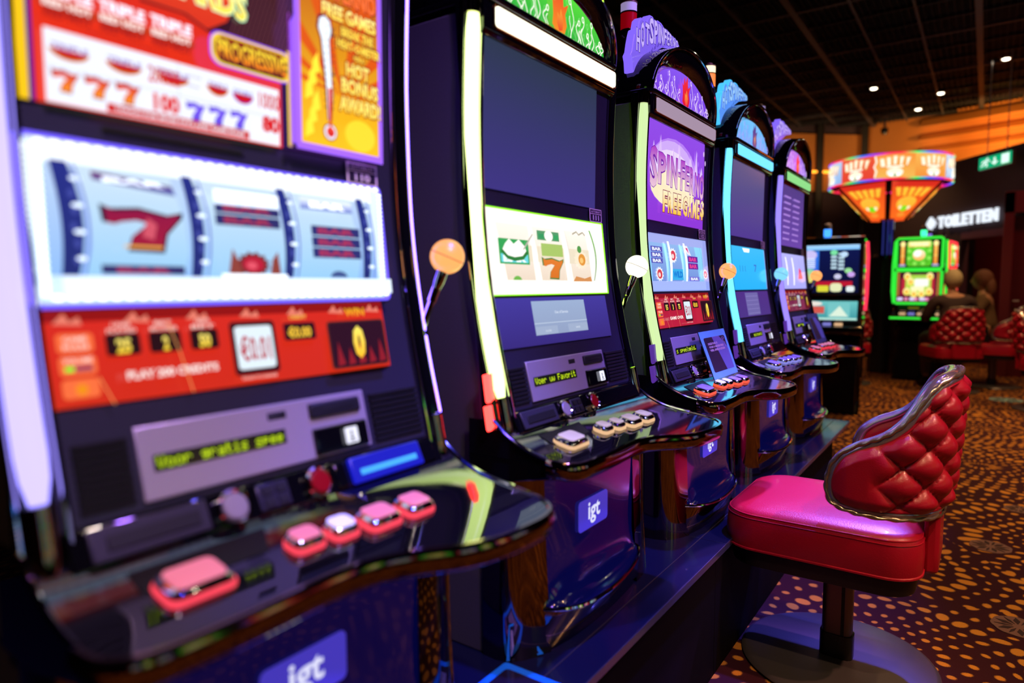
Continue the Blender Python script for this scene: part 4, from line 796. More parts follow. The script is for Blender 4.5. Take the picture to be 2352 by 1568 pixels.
# ------------------------------------------------------------------ gaming stool (faces -x in its own frame)
def stool(label, loc, rz, group='red buttoned gaming stools'):
    root = empty('gaming_stool', loc, rz, label, 'stool', group)
    g = G(); n = 64
    g.lathe([(.001, .004), (.27, .004), (.292, .004), (.296, .010), (.290, .018), (.280, .0215), (.10, .023), (.001, .023)], (0, 0, 0), n); g.build('base_disc', DISCM, root, ang=50)
    def oval(hx, hy, r, z, n_=6): return [(u, v, z) for u, v in rrect(-hx, -hy, hx, hy, r, n_)]
    g = G(); g.loft([oval(.050, .034, .022, .023), oval(.050, .034, .022, .10), oval(.046, .030, .02, .101)]); g.build('post_collar', BLACKST, root)
    g = G(); g.loft([oval(.045, .030, .020, .10), oval(.045, .030, .020, .36)]); ps = g.build('post', POSTB, root, ang=40)
    for s_ in (-1, 1):
        g = G(); g.box((.014, s_ * .0295, .10), (.024, s_ * .0320, .36)); g.build('post_groove', GRILLE, ps, smooth=False)
    def plan(k, z):   # seat outline, rounded front, squarer back
        out = []
        for u, v in rrect(-.305, -.255, .240, .255, .095, 8):
            bow = .018 * (1 - (v / .255) ** 2) if u < 0 else 0
            out.append(((u - bow * (1 if u < -.2 else 0)) * k - .03 * (1 - k), v * k, z))
        return out
    g = G(); g.loft([plan(.90, .348), plan(.935, .352), plan(.945, .366), plan(.945, .404)]); g.build('seat_pan', mat('black_pan', (12, 12, 14), .45), root, ang=50)
    g = G(); g.loft([plan(.955, .402), plan(.99, .406), plan(1.0, .418), plan(1.006, .460), plan(1.0, .498), plan(.985, .516), plan(.965, .525), plan(.90, .534), plan(.72, .541), plan(.4, .545), plan(.05, .546)])
    st = g.build('seat', LEATHER, root, ang=60)
    for kz, kk, rr_ in ((.411, .995, .0048), (.519, .979, .0028), (.508, .9955, .0015)):
        g = G(); g.tube(plan(kk, kz), rr_, 6, closed=True); g.build('piping', LEATHER, st)
    # backrest shell: u runs 0..1 round the seat, t from lower edge to upper edge
    A_, B_ = .235, .236
    path = []
    for k in range(241):
        s_ = -1 + 2 * k / 240; a = s_ * math.radians(112)
        x = .035 + (A_ - .01) * (math.copysign(abs(math.cos(a)) ** .80, math.cos(a))) if abs(a) < PI / 2 else .035 + .085 * math.cos(a) * 1.0
        y = B_ * (math.copysign(abs(math.sin(a)) ** .62, math.sin(a))) if abs(a) < PI / 2 else math.copysign(B_ * (1 - .10 * math.cos(a) ** 2), a)
        path.append((x, y))
    cum = [0]
    for a, b in zip(path, path[1:]): cum.append(cum[-1] + math.hypot(b[0] - a[0], b[1] - a[1]))
    Ltot = cum[-1]
    TOP = [(.002, .650), (.006, .690), (.018, .722), (.036, .748), (.070, .774), (.11, .792), (.145, .815), (.175, .850), (.195, .893), (.212, .932), (.228, .958), (.245, .972), (.262, .978)]
    BOTT = [(.002, .644), (.006, .624), (.016, .610), (.034, .600), (.08, .590), (.15, .586), (.262, .586)]
    def env(x): return itp(BOTT, x), itp(TOP, x)
    def base(k, t):
        x, y = path[k]; b_, t_ = env(x); z = lerp(b_, t_, t)
        lean = .030 * max(0, x - .02) / .24 * (z - .57) / .43
        return Vector((x + lean, y, z))
    def normal(k):
        a = path[max(k - 1, 0)]; b = path[min(k + 1, 240)]; v = Vector((b[1] - a[1], -(b[0] - a[0]), 0)).normalized(); return v
    def tuft(k, z):
        u = min(cum[k], Ltot - cum[k]) - .170; a = (u / .118 + (z - .725) / .108); b = (u / .118 - (z - .725) / .108)
        f = (abs(math.sin(PI * a)) * abs(math.sin(PI * b))) ** .40; wgt = min(1, max(0, (u + .075) / .06)); return f * wgt + (1 - wgt) * .85
    NT = 46; rows = []; inn = []
    for k in range(0, 241):
        nv = normal(k); ro = []; ri = []
        b_, t_ = env(path[k][0])
        for j in range(NT + 1):
            t = j / NT; p = base(k, t); dz = (t_ - b_) * min(t, 1 - t); ue = min(cum[k], Ltot - cum[k])
            ed = min(1, dz / .035) ** .5 * min(1, max(0, ue) / .04 + .0) ** .5
            ro.append(p + nv * (.006 + ed * (.004 + .036 * tuft(k, p.z)))); ri.append(p - nv * (.006 + .020 * ed))
        rows.append(ro); inn.append(ri)
    g = G(); g.grid(rows); bk = g.build('backrest', LEATHER, root, ang=180)
    g = G(); g.grid([r[::2] for r in inn[::3]]); g.build('inner_pad', LEATHER, bk, ang=180)
    bt = 0
    g = G()
    for col in range(-1, 14):     # button studs on the tuft lattice
        for row in range(-4, 6):
            if (col + row) % 2: continue
            u = .170 + .059 * col; z = .725 + .054 * row
            if u > Ltot / 2 + .001: continue
            for mir in ((0, 1) if u < Ltot / 2 - .01 else (0,)):
                uu = u if not mir else Ltot - u
                k = min(range(241), key=lambda q: abs(cum[q] - uu)); b_, t_ = env(path[k][0])
                if z < b_ + .05 or z > t_ - .05 or u < .15: continue
                q = base(k, (z - b_) / (t_ - b_)) + normal(k) * .0125
                h = G(); nv = normal(k); e1 = Vector((0, 0, 1)); e2 = nv.cross(e1)
                h.loft([[q + nv * hh + (e1 * math.cos(2 * PI * m_ / 10) + e2 * math.sin(2 * PI * m_ / 10)) * rr_ for m_ in range(10)] for rr_, hh in ((.0068, -.002), (.0065, .003), (.0045, .0055), (.0005, .006))])
                h.build('button_stud', LEATHER, bk)
    # rim loop
    loop = [base(k, 1) for k in range(0, 241, 2)] + [base(k, 0) for k in range(240, -1, -2)]
    lp = []
    for it in range(4):
        lp = [(loop[i - 1] + loop[i] * 2 + loop[(i + 1) % len(loop)]) / 4 for i in range(len(loop))]; loop = lp
    up_n = []
    RIM = mat('rim_plated', (176, 160, 178), .16, .7, coat=.5)
    def rim_pt(i, off_out, off_edge):
        k = (i * 2) if i < 121 else (240 - (i - 121) * 2); nv = normal(k); a = lp[i - 1]; b = lp[(i + 1) % len(lp)]; t = (b - a).normalized(); ev = t.cross(nv).normalized()
        return lp[i] + nv * off_out + ev * off_edge
    nL = len(lp)
    sgn = 1 if rim_pt(60, 0, .01).z > lp[60].z else -1
    sec = [(.018, -.012), (.022, -.006), (.0185, .003), (.012, .012), (.0, .0165), (-.014, .013), (-.024, .004), (-.026, -.006), (-.020, -.012)]
    g = G(); g.loft([[rim_pt(i, o_, e_ * sgn) for o_, e_ in sec] for i in range(nL)], closed=True); rm = g.build('rim', RIM, bk, ang=70)
    ropec = [rim_pt(i, .0175, .0085 * sgn) for i in range(nL)]
    dense = []
    for i in range(nL):
        a, b = ropec[i], ropec[(i + 1) % nL]
        m_ = max(1, int((b - a).length / .0045))
        for q in range(m_): dense.append((a.lerp(b, q / m_), i))
    g = G(); secs = []
    for q, (p, i) in enumerate(dense):
        a = dense[q - 1][0]; b = dense[(q + 1) % len(dense)][0]; t = (b - a).normalized(); k = (i * 2) if i < 121 else (240 - (i - 121) * 2); nv = normal(k); e1 = (nv - t * nv.dot(t)).normalized(); e2 = t.cross(e1)
        secs.append([p + (e1 * math.cos(2 * PI * j / 10) + e2 * math.sin(2 * PI * j / 10)) * (.0060 * (1 + .30 * math.cos(2 * (2 * PI * j / 10) + q * .85))) for j in range(10)])
    g.loft(secs, closed=True); g.build('rope_moulding', mat('rope_pewter', (176, 160, 140), .25, .8), rm, ang=80)
    g = G(); g.tube([rim_pt(i, .018, -.0135 * sgn) for i in range(0, nL)], .0042, 6, closed=True); g.build('welt', LEATHER, bk)
    # leather-covered bracket joining seat and back
    g = G(); g.loft([[(x, y, z) for x, y in ((.236, -.13), (.275, -.12), (.275, .12), (.236, .13))] for z in (.40, .47, .58, .62)]); g.build('back_bracket', LEATHER, root, bevel=.012)
    return root
STOOLS = stool('red buttoned gaming stool in the foreground beside the plinth', (-0.352, 2.35, 0), 0.0)
def more_stool(label, loc, rz):
    c = copy_tree(STOOLS); c.location = loc; c.rotation_euler = (0, 0, rz); c['label'] = label; return c
more_stool('red buttoned stool under the grey-haired person', (-0.30, 9.30, 0), math.radians(-62))
more_stool('red buttoned stool right of the grey-haired person, under the second player', (0.10, 9.98, 0), math.radians(-4))
more_stool('red buttoned stool cut off by the right edge of the photograph', (0.55, 8.35, 0), math.radians(175))
more_stool('red buttoned stool seen between the blue and green video machines', (-1.42, 9.35, 0), math.radians(-75))
more_stool('dark red stool seen behind the farthest machine of the plinth, at blue machine', (-1.50, 6.05, 0), math.radians(88))

# ------------------------------------------------------------------ ceiling, walls, doors, signs
CZ = 4.235
DARKC = mat('ceiling_black', (14, 14, 17), .8); BLADE = mat('ceiling_blade', (44, 45, 54), .55, .3); BEAM = mat('ceiling_runner', (84, 84, 96), .5, .2)
g = G(); g.box((-9, -6, CZ + .25), (7, 20, CZ + .3)); ceil = tag(g.build('ceiling', DARKC, smooth=False), kind='structure')
x = -1.88 - 1.68 * 3
for k in range(24):
    xx = -1.88 - .56 * 9 + .56 * k; thick = (k % 3 == 0); wd = .034 if thick else .013
    g = G(); g.box((xx - wd, -6, CZ - .015), (xx + wd, 16.5, CZ + .05)); g.build('ceiling_runner', BEAM, ceil, smooth=False)
for k in range(38):
    yy = 13.14 - .56 * 33 + .56 * k
    if yy < -5.5 or yy > 15.5: continue
    thick = (33 - k) % 3 == 0; wd = .018 if thick else .009
    g = G(); g.box((-7.5, yy - wd, CZ - .006), (6.5, yy + wd, CZ + .045)); g.build('ceiling_cross_tee', BEAM if thick else BLADE, ceil, smooth=False)
g = G(); k = 0
xx = -7.0
while xx < 6:
    g.box((xx, -4, CZ + .005), (xx + .004, 16.0, CZ + .055)); xx += .070
tag(g.build('ceiling_blades', BLADE, ceil, smooth=False), kind='stuff')
PLUM = mat('wall_plum', (62, 48, 60), .7, grain=(40, .1, .05)); TAN = mat('bulkhead_tan', (190, 124, 62), .6, grain=(20, .1, .05)); POSTM = mat('post_black', (26, 24, 26), .5)
MAROON = mat('door_maroon', (120, 44, 52), .5); DRED = mat('alcove_red', (104, 14, 28), .6)
def slab(name, a, b, z0, z1, th, m, kind='structure', parent=None, bevel=0):
    a = Vector((*a, 0)); b = Vector((*b, 0)); d = (b - a).normalized(); n_ = Vector((-d.y, d.x, 0)) * th
    g = G(); g.loft([[(a.x, a.y, z0), (b.x, b.y, z0), (b.x + n_.x, b.y + n_.y, z0), (a.x + n_.x, a.y + n_.y, z0)], [(a.x, a.y, z1), (b.x, b.y, z1), (b.x + n_.x, b.y + n_.y, z1), (a.x + n_.x, a.y + n_.y, z1)]])
    o = g.build(name, m, parent, smooth=False, bevel=bevel)
    if kind and not parent: o['kind'] = kind
    return o
slab('wall_left', (-8, -6), (-8, 9.3), 0, CZ, .1, PLUM)
slab('wall_back', (6.2, -6), (-8, -6), 0, CZ, -.1, PLUM)
slab('wall_right', (6.2, -6), (6.2, 12.7), 0, CZ, -.1, PLUM)
slab('wall_corner', (-8, 9.3), (-1.97, 14.70), 0, CZ + .2, .1, PLUM)
slab('wall_far', (-1.97, 14.70), (6.2, 12.72), 0, CZ + .2, .1, PLUM)
bh = slab('trim_1', (-1.97, 14.60), (6.2, 12.60), 3.10, CZ + .05, .08, TAN)
slab('trim_2', (-6.6, 10.42), (-1.99, 14.58), 3.02, CZ - .15, .07, TAN)
for k, (z0, z1) in enumerate(((4.03, 4.19), (3.80, 3.92), (3.58, 3.69))):
    a = Vector((-1.07, 14.37, 0)); b = Vector((6.1, 12.60, 0)); d = (b - a).normalized(); o_ = Vector((d.y, -d.x, 0))
    g = G(); sec_ = [(0, z0 + .02), (.16, z0 - .005), (.17, z0 + .01), (.05, z1), (0, z1)]
    g.loft([[tuple(p + o_ * u + Vector((0, 0, z))) for u, z in sec_] for p in (a, b)]); g.build('bulkhead_slat', mat('slat_tan', (214, 140, 70), .5), bh, smooth=False, loc=None)
for (px, py) in ((-2.66, 13.80), (-1.995, 14.40)):
    g = G(); g.box((px - .055, py - .055, 0), (px + .055, py + .055, CZ)); tag(g.build('trim_3', POSTM, bevel=.01), kind='structure')
g = G(); p0 = Vector((-3.6, 12.92, 3.36)); p1 = Vector((-2.25, 14.18, 3.36))
g.tube([p0, p1], .022, 8); tag(g.build('cove_light', glow('cove_amber', (255, 150, 40), 3.5)), 'amber glowing cove tube on the far corner wall', 'lamp')
for tgt, e, c in (((-2.6, 13.6, 3.6), 70, AMB), ((-1.4, 14.3, 3.7), 60, AMB), ((-0.2, 14.0, 3.8), 200, (1.0, .46, .10)), ((1.2, 13.6, 3.8), 200, (1.0, .46, .10))):
    spot('bulkhead_uplight', (tgt[0] + .45, tgt[1] - 1.3, 3.15), tgt, e, c, 80, .9, .08)
# partition with the toilet sign
dC = Vector((.59, -.807, 0)); nC = Vector((-.807, -.59, 0)); P0 = Vector((-.17, 12.0, 0))
def onC(s_): return P0 + dC * s_
part_ = slab('wall_partition', tuple(onC(-2.3))[:2], tuple(onC(-.30))[:2], 0, 3.115, .12, PLUM)
slab('trim_4', tuple(onC(-.30))[:2], tuple(onC(1.0))[:2], 1.92, 3.115, .12, PLUM)
slab('trim_5', tuple(onC(-.30) + nC * .004)[:2], tuple(onC(.62) + nC * .004)[:2], 1.915, 2.02, .10, mat('lintel_mauve', (110, 72, 92), .6))
a = onC(-.6) + Vector((.35, .5, 0)); b = onC(1.2) + Vector((.5, .7, 0))
slab('wall_alcove', tuple(a)[:2], tuple(b)[:2], 0, 3.1, .08, DRED)
# toilet sign: letters standing off the partition
tl = empty('toilet_sign', tuple(onC(.08) + Vector((0, 0, 2.2))), 0, 'white lettered toilet sign with arrow on dark partition wall', 'sign')
LIT = glow('sign_white', (232, 240, 250), 1.15)
def sign_geo(polys, s0, s1, z0, z1, name, lift=.02, depth=.03):
    g = G(); o0 = Vector(tl.location)
    vs, fs = polys
    def W(u, v, dd): p = onC(lerp(s0, s1, u)) + nC * (lift + dd); return (p.x - o0.x, p.y - o0.y, lerp(z0, z1, v) - o0.z)
    ids0 = g.pts([W(u, v, depth) for u, v in vs]); ids1 = g.pts([W(u, v, 0) for u, v in vs])
    ec = {}
    for f in fs:
        g.face([ids0[i] for i in f]); g.face([ids1[i] for i in f][::-1])
        for q in range(len(f)): e = (f[q], f[(q + 1) % len(f)]); ec[tuple(sorted(e))] = ec.get(tuple(sorted(e)), 0) + 1
    for (i, j), c in ec.items():
        if c == 1: g.face((ids0[i], ids0[j], ids1[j], ids1[i]))
    return g.build(name, LIT, tl, smooth=False)
s0 = -.80; adv = [('T', .16), ('O', .20), ('I', .075), ('L', .13), ('E', .14), ('T', .15), ('T', .15), ('E', .14), ('N', .19)]
tot = sum(a for _, a in adv); cur = s0; scale = 1.29 / tot
for ch, wd in adv:
    vs, fs, _ = glyphs(ch, .05); t = (cur - s0) / 1.29
    sign_geo((vs, fs), cur + .008, cur + wd * scale - .014, 2.123, 2.306, 'letter'); cur += wd * scale
arrow = [(0, .5), (.42, .98), (.58, .92), (.56, .76), (.82, .78), (.84, .64), (.62, .60), (.99, .57), (.99, .43), (.62, .40), (.84, .36), (.82, .22), (.56, .24), (.58, .08), (.42, .02)]
sign_geo((arrow, [tuple(range(len(arrow)))]), -1.085, -.845, 2.10, 2.325, 'arrow')
# exit sign
ex = empty('exit_sign', (0.02, 11.05, 2.86), 0, 'green illuminated emergency exit sign hanging from the ceiling', 'sign')
dE = dC; nE = nC; o0 = Vector(ex.location); c0 = Vector((-.156, 11.288, 0)); c1 = Vector((.192, 10.812, 0))
g = G()
for z0, z1, th in ((2.785, 2.95, .04),):
    p = [c0 + nE * .0, c1 + nE * .0, c1 - nE * th, c0 - nE * th]; g.loft([[tuple(q - Vector((o0.x, o0.y, 0)) + Vector((0, 0, z - o0.z))) for q in p] for z in (z0, z1)])
g.build('housing', mat('sign_housing', (200, 200, 196), .4), ex, bevel=.004)
A = Art(c0 + nE * .003 + Vector((0, 0, 2.79)) - o0, c1 + nE * .003 + Vector((0, 0, 2.79)) - o0, c0 + nE * .003 + Vector((0, 0, 2.945)) - o0, c1 + nE * .003 + Vector((0, 0, 2.945)) - o0, nE)
A.step = .001
A.rect(0, 0, 1, 1, (0, 178, 120), e=1.0); A.rect(.70, .12, .93, .90, (215, 250, 235), e=1.3)
A.poly([(.47, .80), (.53, .80), (.53, .45), (.62, .45), (.50, .18), (.38, .45), (.47, .45)], (225, 250, 240), e=1.2)
A.ell(.27, .82, .035, .08, (225, 250, 240), e=1.2, n=12)
for st_ in ([(.25, .70), (.21, .48)], [(.24, .68), (.32, .60), (.36, .66)], [(.24, .68), (.14, .62), (.11, .50)], [(.21, .48), (.28, .36), (.25, .14)], [(.21, .48), (.17, .32), (.08, .26)]): A.stroke(st_, .024, (225, 250, 240), 1.2, asp=2.2)
A.build('pictogram', ART, ex)
for cc in (c0.lerp(c1, .2), c0.lerp(c1, .8)):
    g = G(); g.tube([tuple(cc - nE * .02 + Vector((0, 0, 2.95)) - o0), tuple(cc - nE * .02 + Vector((0, 0, CZ)) - o0)], .006, 6); g.build('hanger', STEEL, ex)
# red door at the right
dr = slab('door_1', (.262, 11.2), (1.6, 11.2), 0, 2.14, .05, DRED)
for nm, bx in (('door_frame', ((.150, 11.12, 0), (.262, 11.30, 2.455))), ('door_frame', ((.150, 11.12, 2.18), (1.8, 11.30, 2.465)))):
    g = G(); g.box(*bx); g.build(nm, MAROON, dr, bevel=.004)
g = G(); g.tube([(.30, 11.17, 1.02), (.30, 11.13, 1.02), (.36, 11.13, 1.02)], .010, 8); g.build('door_handle', STEEL, dr)
# ceiling downlights and security dome
for (x, y), lb in zip(((-1.537, 11.746), (-0.718, 12.653), (-1.086, 13.567), (0.078, 11.27)), ('round ceiling downlight nearest the dark machine row, the leftmost lit one', 'round ceiling downlight on the right of the lowest pair', 'round ceiling downlight closest to the tan bulkhead', 'round ceiling downlight at far right above the exit sign')):
    e_ = empty('ceiling_downlight', (x, y, CZ - .02), 0, lb, 'lamp', 'round downlights in the black ceiling')
    g = G(); g.lathe([(.060, .03), (.060, 0), (.046, 0), (.040, .03)], seg=20); g.build('bezel', STEEL, e_)
    g = G(); g.lathe([(.001, -.002), (.030, -.006), (.044, .008), (.044, .012), (.001, .012)], seg=20); g.build('lens', glow('downlight_lens_far', (255, 244, 205), 14.0), e_)
for nth, (x, y) in zip(('first', 'second', 'third', 'fourth', 'fifth', 'sixth', 'seventh'), ((0.6, 0.2), (0.75, 1.9), (2.2, 2.6), (0.5, 3.4), (2.4, 5.0), (0.9, 5.2), (-0.2, 6.8))):
    e_ = empty('ceiling_downlight', (x, y, CZ - .02), 0, 'round downlight over the aisle, above the picture, %s from the camera' % nth, 'lamp', 'round downlights overhead')
    g = G(); g.lathe([(.060, .03), (.060, 0), (.046, 0), (.040, .03)], seg=20); g.build('bezel', STEEL, e_)
    g = G(); g.lathe([(.001, -.002), (.030, -.006), (.044, .008), (.044, .012), (.001, .012)], seg=20); g.build('lens', glow('downlight_lens', (255, 244, 205), 70.0), e_)
sd = empty('security_camera', (-1.62, 13.9, 4.02), 0, 'small dark security camera under the ceiling near the tan bulkhead', 'camera')
g = G(); g.lathe([(.001, -.10), (.04, -.09), (.06, -.05), (.062, 0), (.05, .02)], seg=18); g.build('dome', GLOSS, sd)
g = G(); g.lathe([(.02, .02), (.02, .21), (.045, .215)], seg=12); g.build('stem', SATIN, sd)
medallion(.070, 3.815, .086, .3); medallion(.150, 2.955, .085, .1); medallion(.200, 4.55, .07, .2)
medallion(.225, 8.88, .155, .2, mat('medallion_gobo_light', (120, 160, 170), .8))  # projected light on the floor, painted as a pale medallion
# ------------------------------------------------------------------ cards
def card(name, label, corners, th, rows_, border, legend):
    """leaning sign holder: corners bl, br, tl, tr in world space"""
    o0 = Vector(corners[0]); c = [Vector(p) - o0 for p in corners]; n_ = (c[1] - c[0]).cross(c[2] - c[0]).normalized()
    e_ = empty(name, o0, 0, label, 'sign')
    g = G(); bl, br, tl_, tr = c
    g.loft([[bl, br, tr, tl_], [bl - n_ * th, br - n_ * th, tr - n_ * th, tl_ - n_ * th]]); g.build('panel', mat('card_acrylic', (40, 60, 80), .08, coat=.5), e_, bevel=.0008)
    A = Art(bl + n_ * .0003, br + n_ * .0003, tl_ + n_ * .0003, tr + n_ * .0003, n_); rows_(A); A.build('print', PRINT, e_); return e_
def card_print(a, txt=True, bc=(120, 205, 222)):
    a.rect(0, 0, 1, 1, bc); a.rr(.10, .13, .92, .86, .05, (62, 50, 56), asp=.6)
    a.poly([(.42, .86), (.70, .86), (.92, .60), (.92, .13), (.62, .13)], (112, 122, 160), (128, 118, 160)); 
    if txt:
        for t, v, u1 in (('DEZE PLEK IS', .70, .56), ('VOOR U GERESERVEERD', .63, .78), ('VEEL SPEELPLEZIER', .56, .80)): a.text(t, .20, v, u1, v + .045, (225, 200, 190), bold=.04)
        a.stroke([(.78, .80), (.82, .76), (.86, .79), (.84, .83), (.79, .82), (.80, .74), (.86, .70), (.83, .60)], .006, (190, 170, 190), asp=.6)
Y3 = 1.70
card('info_card', 'blue bordered information card leaning on the deck of machine 112', [(-.742, Y3 + .545, .915), (-.742, Y3 + .805, .915), (-.803, Y3 + .542, 1.075), (-.803, Y3 + .815, 1.075)], .003, card_print, None, None)
card('info_card', 'narrow information card with green shine leaning on the farthest deck', [(-.742, 3.4 + .545, .915), (-.742, 3.4 + .805, .915), (-.803, 3.4 + .542, 1.075), (-.803, 3.4 + .815, 1.075)], .003, lambda a: card_print(a, False, (70, 90, 110)), None, None)
def floor_card(a):
    a.rr(0, 0, 1, 1, .05, (30, 140, 225)); a.rr(.10, .10, .90, .90, .05, (34, 26, 44))
    for pts in ([(.18, .80), (.26, .86), (.30, .80), (.24, .74), (.20, .78)], [(.30, .80), (.42, .84), (.55, .80), (.62, .74), (.52, .70), (.40, .74), (.30, .80)], [(.44, .78), (.49, .80), (.53, .77), (.49, .74), (.44, .78)], [(.18, .80), (.14, .76), (.12, .70)]): a.stroke(pts, .006, (205, 160, 205))
    for k in range(6): a.rect(.20, .50 - k * .06, .75, .525 - k * .06, (190, 180, 205))
card('reserved_card', 'blue bordered card lying on the plinth at the bottom edge of the photograph', [(-.645, .93, PT + .0045), (-.645, 1.118, PT + .0045), (-.810, .93, PT + .0045), (-.810, 1.118, PT + .0045)], .004, floor_card, None, None)
# blue framed service sticker on the base of machines 110 and 111
for i, m_ in enumerate(machines[:2]):
    for side in ((.2745,) if i else (.2745,)):
        A = Art((-.8125, .2735, -.806), (-.763, .345, -.806), (-.8055, .2735, -.722), (-.795, .300, -.722), (.75, -.66, 0), ML)
        A.k = 12; A.poly([(0, 0), (1, 0), (1, .22), (.8, .30), (.62, .6), (.52, 1.0), (0, 1.0)], (36, 150, 225)); A.poly([(.08, .05), (.9, .05), (.9, .20), (.70, .28), (.52, .6), (.42, .94), (.08, .94)], (30, 24, 44))
        A.text('AUTOMAAT', .12, .1, .24, .85, (200, 180, 210)); A.build('service_sticker', PRINT, m_)

# ------------------------------------------------------------------ background video machines (face -y in own frame)
def video_machine(label, loc, rz, W_, H_, edge, screens, art, lampc, deckc, group='video slot machines in the background', depth=.30, side=None):
    root = empty('video_machine', loc, rz, label, 'slot machine', group); h = W_ / 2
    g = G(); g.prism([(-.02, .0), (depth, 0), (depth, H_ - .03), (.06, H_), (.0, H_ - .02), (.03, .95), (.10, .80), (.06, .10)], 'x', -h + .02, h - .02); cab = g.build('cabinet', GLOSS, root, bevel=.01)
    g = G(); g.prism([(-.03, .02), (.02, .02), (.09, .62), (.04, .70)], 'x', -h + .05, h - .05); g.build('belly_door', mat('bg_belly', (16, 14, 22), .2), root, bevel=.006)
    for (z0, z1, y0, y1), a_ in zip(screens, art):
        fr_ = G(); pts = [(-h + .03, y0, z0), (h - .03, y0, z0), (h - .03, y1, z1), (-h + .03, y1, z1)]
        pb = G(); pb.loft([[(p[0], p[1] + .004, p[2]) for p in pts], [(p[0], p[1] + .05, p[2]) for p in pts]]); sc_ = pb.build('screen_housing', SATIN, root, smooth=False)
        A = Art((-h + .055, y0, z0 + .025), (h - .055, y0, z0 + .025), (-h + .055, y1, z1 - .025), (h - .055, y1, z1 - .025), (0, -1, 0)); A.step = .0012; a_(A); A.build('display', ART, sc_)
        if edge:
            lp_ = [Vector(p) + Vector((0, -.004, 0)) for p in pts]; path_ = []
            for i in range(4):
                a, b = lp_[i], lp_[(i + 1) % 4]
                for t in (.04, .5, .96): path_.append(a.lerp(b, t))
            g = G(); g.tube(path_, .015, 8, closed=True); g.build('edge_light', edge, sc_)
    # deck with front light
    g = G(); g.prism([(-.20, .80), (-.185, .775), (.08, .72), (.08, .90), (-.19, .845)], 'x', -h, h); dk = g.build('deck', GLOSS, root, bevel=.008)
    g = G(); g.tube([(-h + .02, -.03, .93), (-h + .03, -.10, .905), (h - .03, -.10, .905), (h - .02, -.03, .93)], .004, 6); g.build('deck_trim', CHROME, dk)
    if deckc: g = G(); g.tube([(-h, -.05, .845), (-h + .01, -.205, .815), (h - .01, -.205, .815), (h, -.05, .845)], .013, 8); g.build('deck_light', deckc, dk)
    for k in range(5):
        g = G(); g.box((-h + .10 + k * .10, -.14, .862), (-h + .17 + k * .10, -.09, .880)); g.build('deck_button', PALEB if k % 2 else CREAM, dk, bevel=.006)
    g = G(); g.prism([(-.01, .905), (.03, .91), (.03, .985), (.012, .985)], 'x', -h + .07, h - .07); rp = g.build('reader_panel', mat('bg_panel', (40, 38, 50), .3), root, bevel=.003)
    g = G(); g.box((-.10, -.012, .93), (.02, .0, .95)); g.build('text_display', mat('bg_led', (30, 30, 10), .4, emit=(150, 150, 30), es=.5), rp, smooth=False)
    g = G(); g.box((.10, -.012, .935), (.14, .002, .965)); g.build('slot_icon', glow('bg_icon', (225, 225, 255), 1.2), rp, bevel=.004)
    for sx in (-1, 1):
        g = G(); g.tube([(sx * h, .06, 1.0), (sx * (h + .012), .015, 1.15), (sx * (h + .012), .02, 1.5), (sx * h, .05, H_ - .06)], .014, 8)
        g.build('side_light', (side or (edge, edge))[0 if sx < 0 else 1] or CHROME, root)
    g = G(); g.lathe([(.02, 0), (.02, .03), (.034, .035), (.034, .10)], (0, .25, H_ - .015), 14); lp_ = g.build('lamp_lens', lampc, root)
    g = G(); g.lathe([(.034, .085), (.034, .13), (.02, .145), (.001, .147)], (0, .25, H_), 14); g.build('lamp_cap', mat('lamp_cap_clear', (150, 140, 170), .2), lp_)
    return root
def gA(a):
    a.rect(0, 0, 1, 1, (10, 20, 14)); a.rr(.20, .02, .80, .98, .08, (90, 200, 40), (110, 230, 60), asp=1.3)
    for k in range(16): a.ell(.5 + .26 * math.cos(k * PI / 8), .46 + .36 * math.sin(k * PI / 8), .05, .07, (150, 240, 90) if k % 2 else (90, 190, 40), n=10)
    a.rr(.23, .74, .77, .94, .03, (240, 210, 100), (255, 240, 160), 1.1); a.text('WINNER', .27, .78, .73, .90, (255, 250, 200), e=1.2, bold=.05)
    a.ell(.5, .44, .15, .20, (255, 170, 60), (255, 240, 210), 1.2); a.ell(.46, .50, .09, .12, (255, 250, 240), e=1.3)
    for u in (.04, .83): a.rect(u + .02, .10, u + .11, .78, (240, 140, 50), (255, 190, 90), 1.1); a.ell(u + .065, .86, .06, .10, (255, 235, 150), e=1.2); a.rect(u - .01, .02, u + .14, .10, (170, 180, 220)); a.rect(u + .02, .40, u + .11, .43, (255, 230, 120))
def gB(a):
    a.rect(0, 0, 1, 1, (110, 24, 50), (70, 20, 40)); a.rect(.0, .2, .05, 1, (190, 120, 60)); a.rect(.95, .2, 1, 1, (190, 120, 60)); a.rect(.10, .25, .90, .80, (190, 40, 60))
    a.rr(.20, .22, .82, .92, .06, (210, 230, 90), (170, 220, 70), asp=1.6)
    for k, (u, v) in enumerate(((.24, .86), (.78, .86), (.24, .34), (.42, .26), (.60, .26), (.78, .34), (.33, .68))): a.ell(u, v, .085, .13, (240, 220, 80), (255, 245, 170), 1.1); a.ell(u, v, .04, .06, (250, 180, 60), e=1.1)
    a.rr(.42, .52, .76, .78, .03, (250, 250, 240), e=1.1, asp=1.6); a.rr(.34, .38, .66, .52, .02, (250, 245, 190), e=1.1, asp=1.6)
    for k, u in enumerate((.02, .20, .32, .44, .56, .70, .84)): a.rr(u, .03, u + (.14 if k % 2 == 0 else .08), .14, .02, (225, 215, 255) if k % 2 == 0 else (240, 150, 190), e=1.0, asp=1.6)
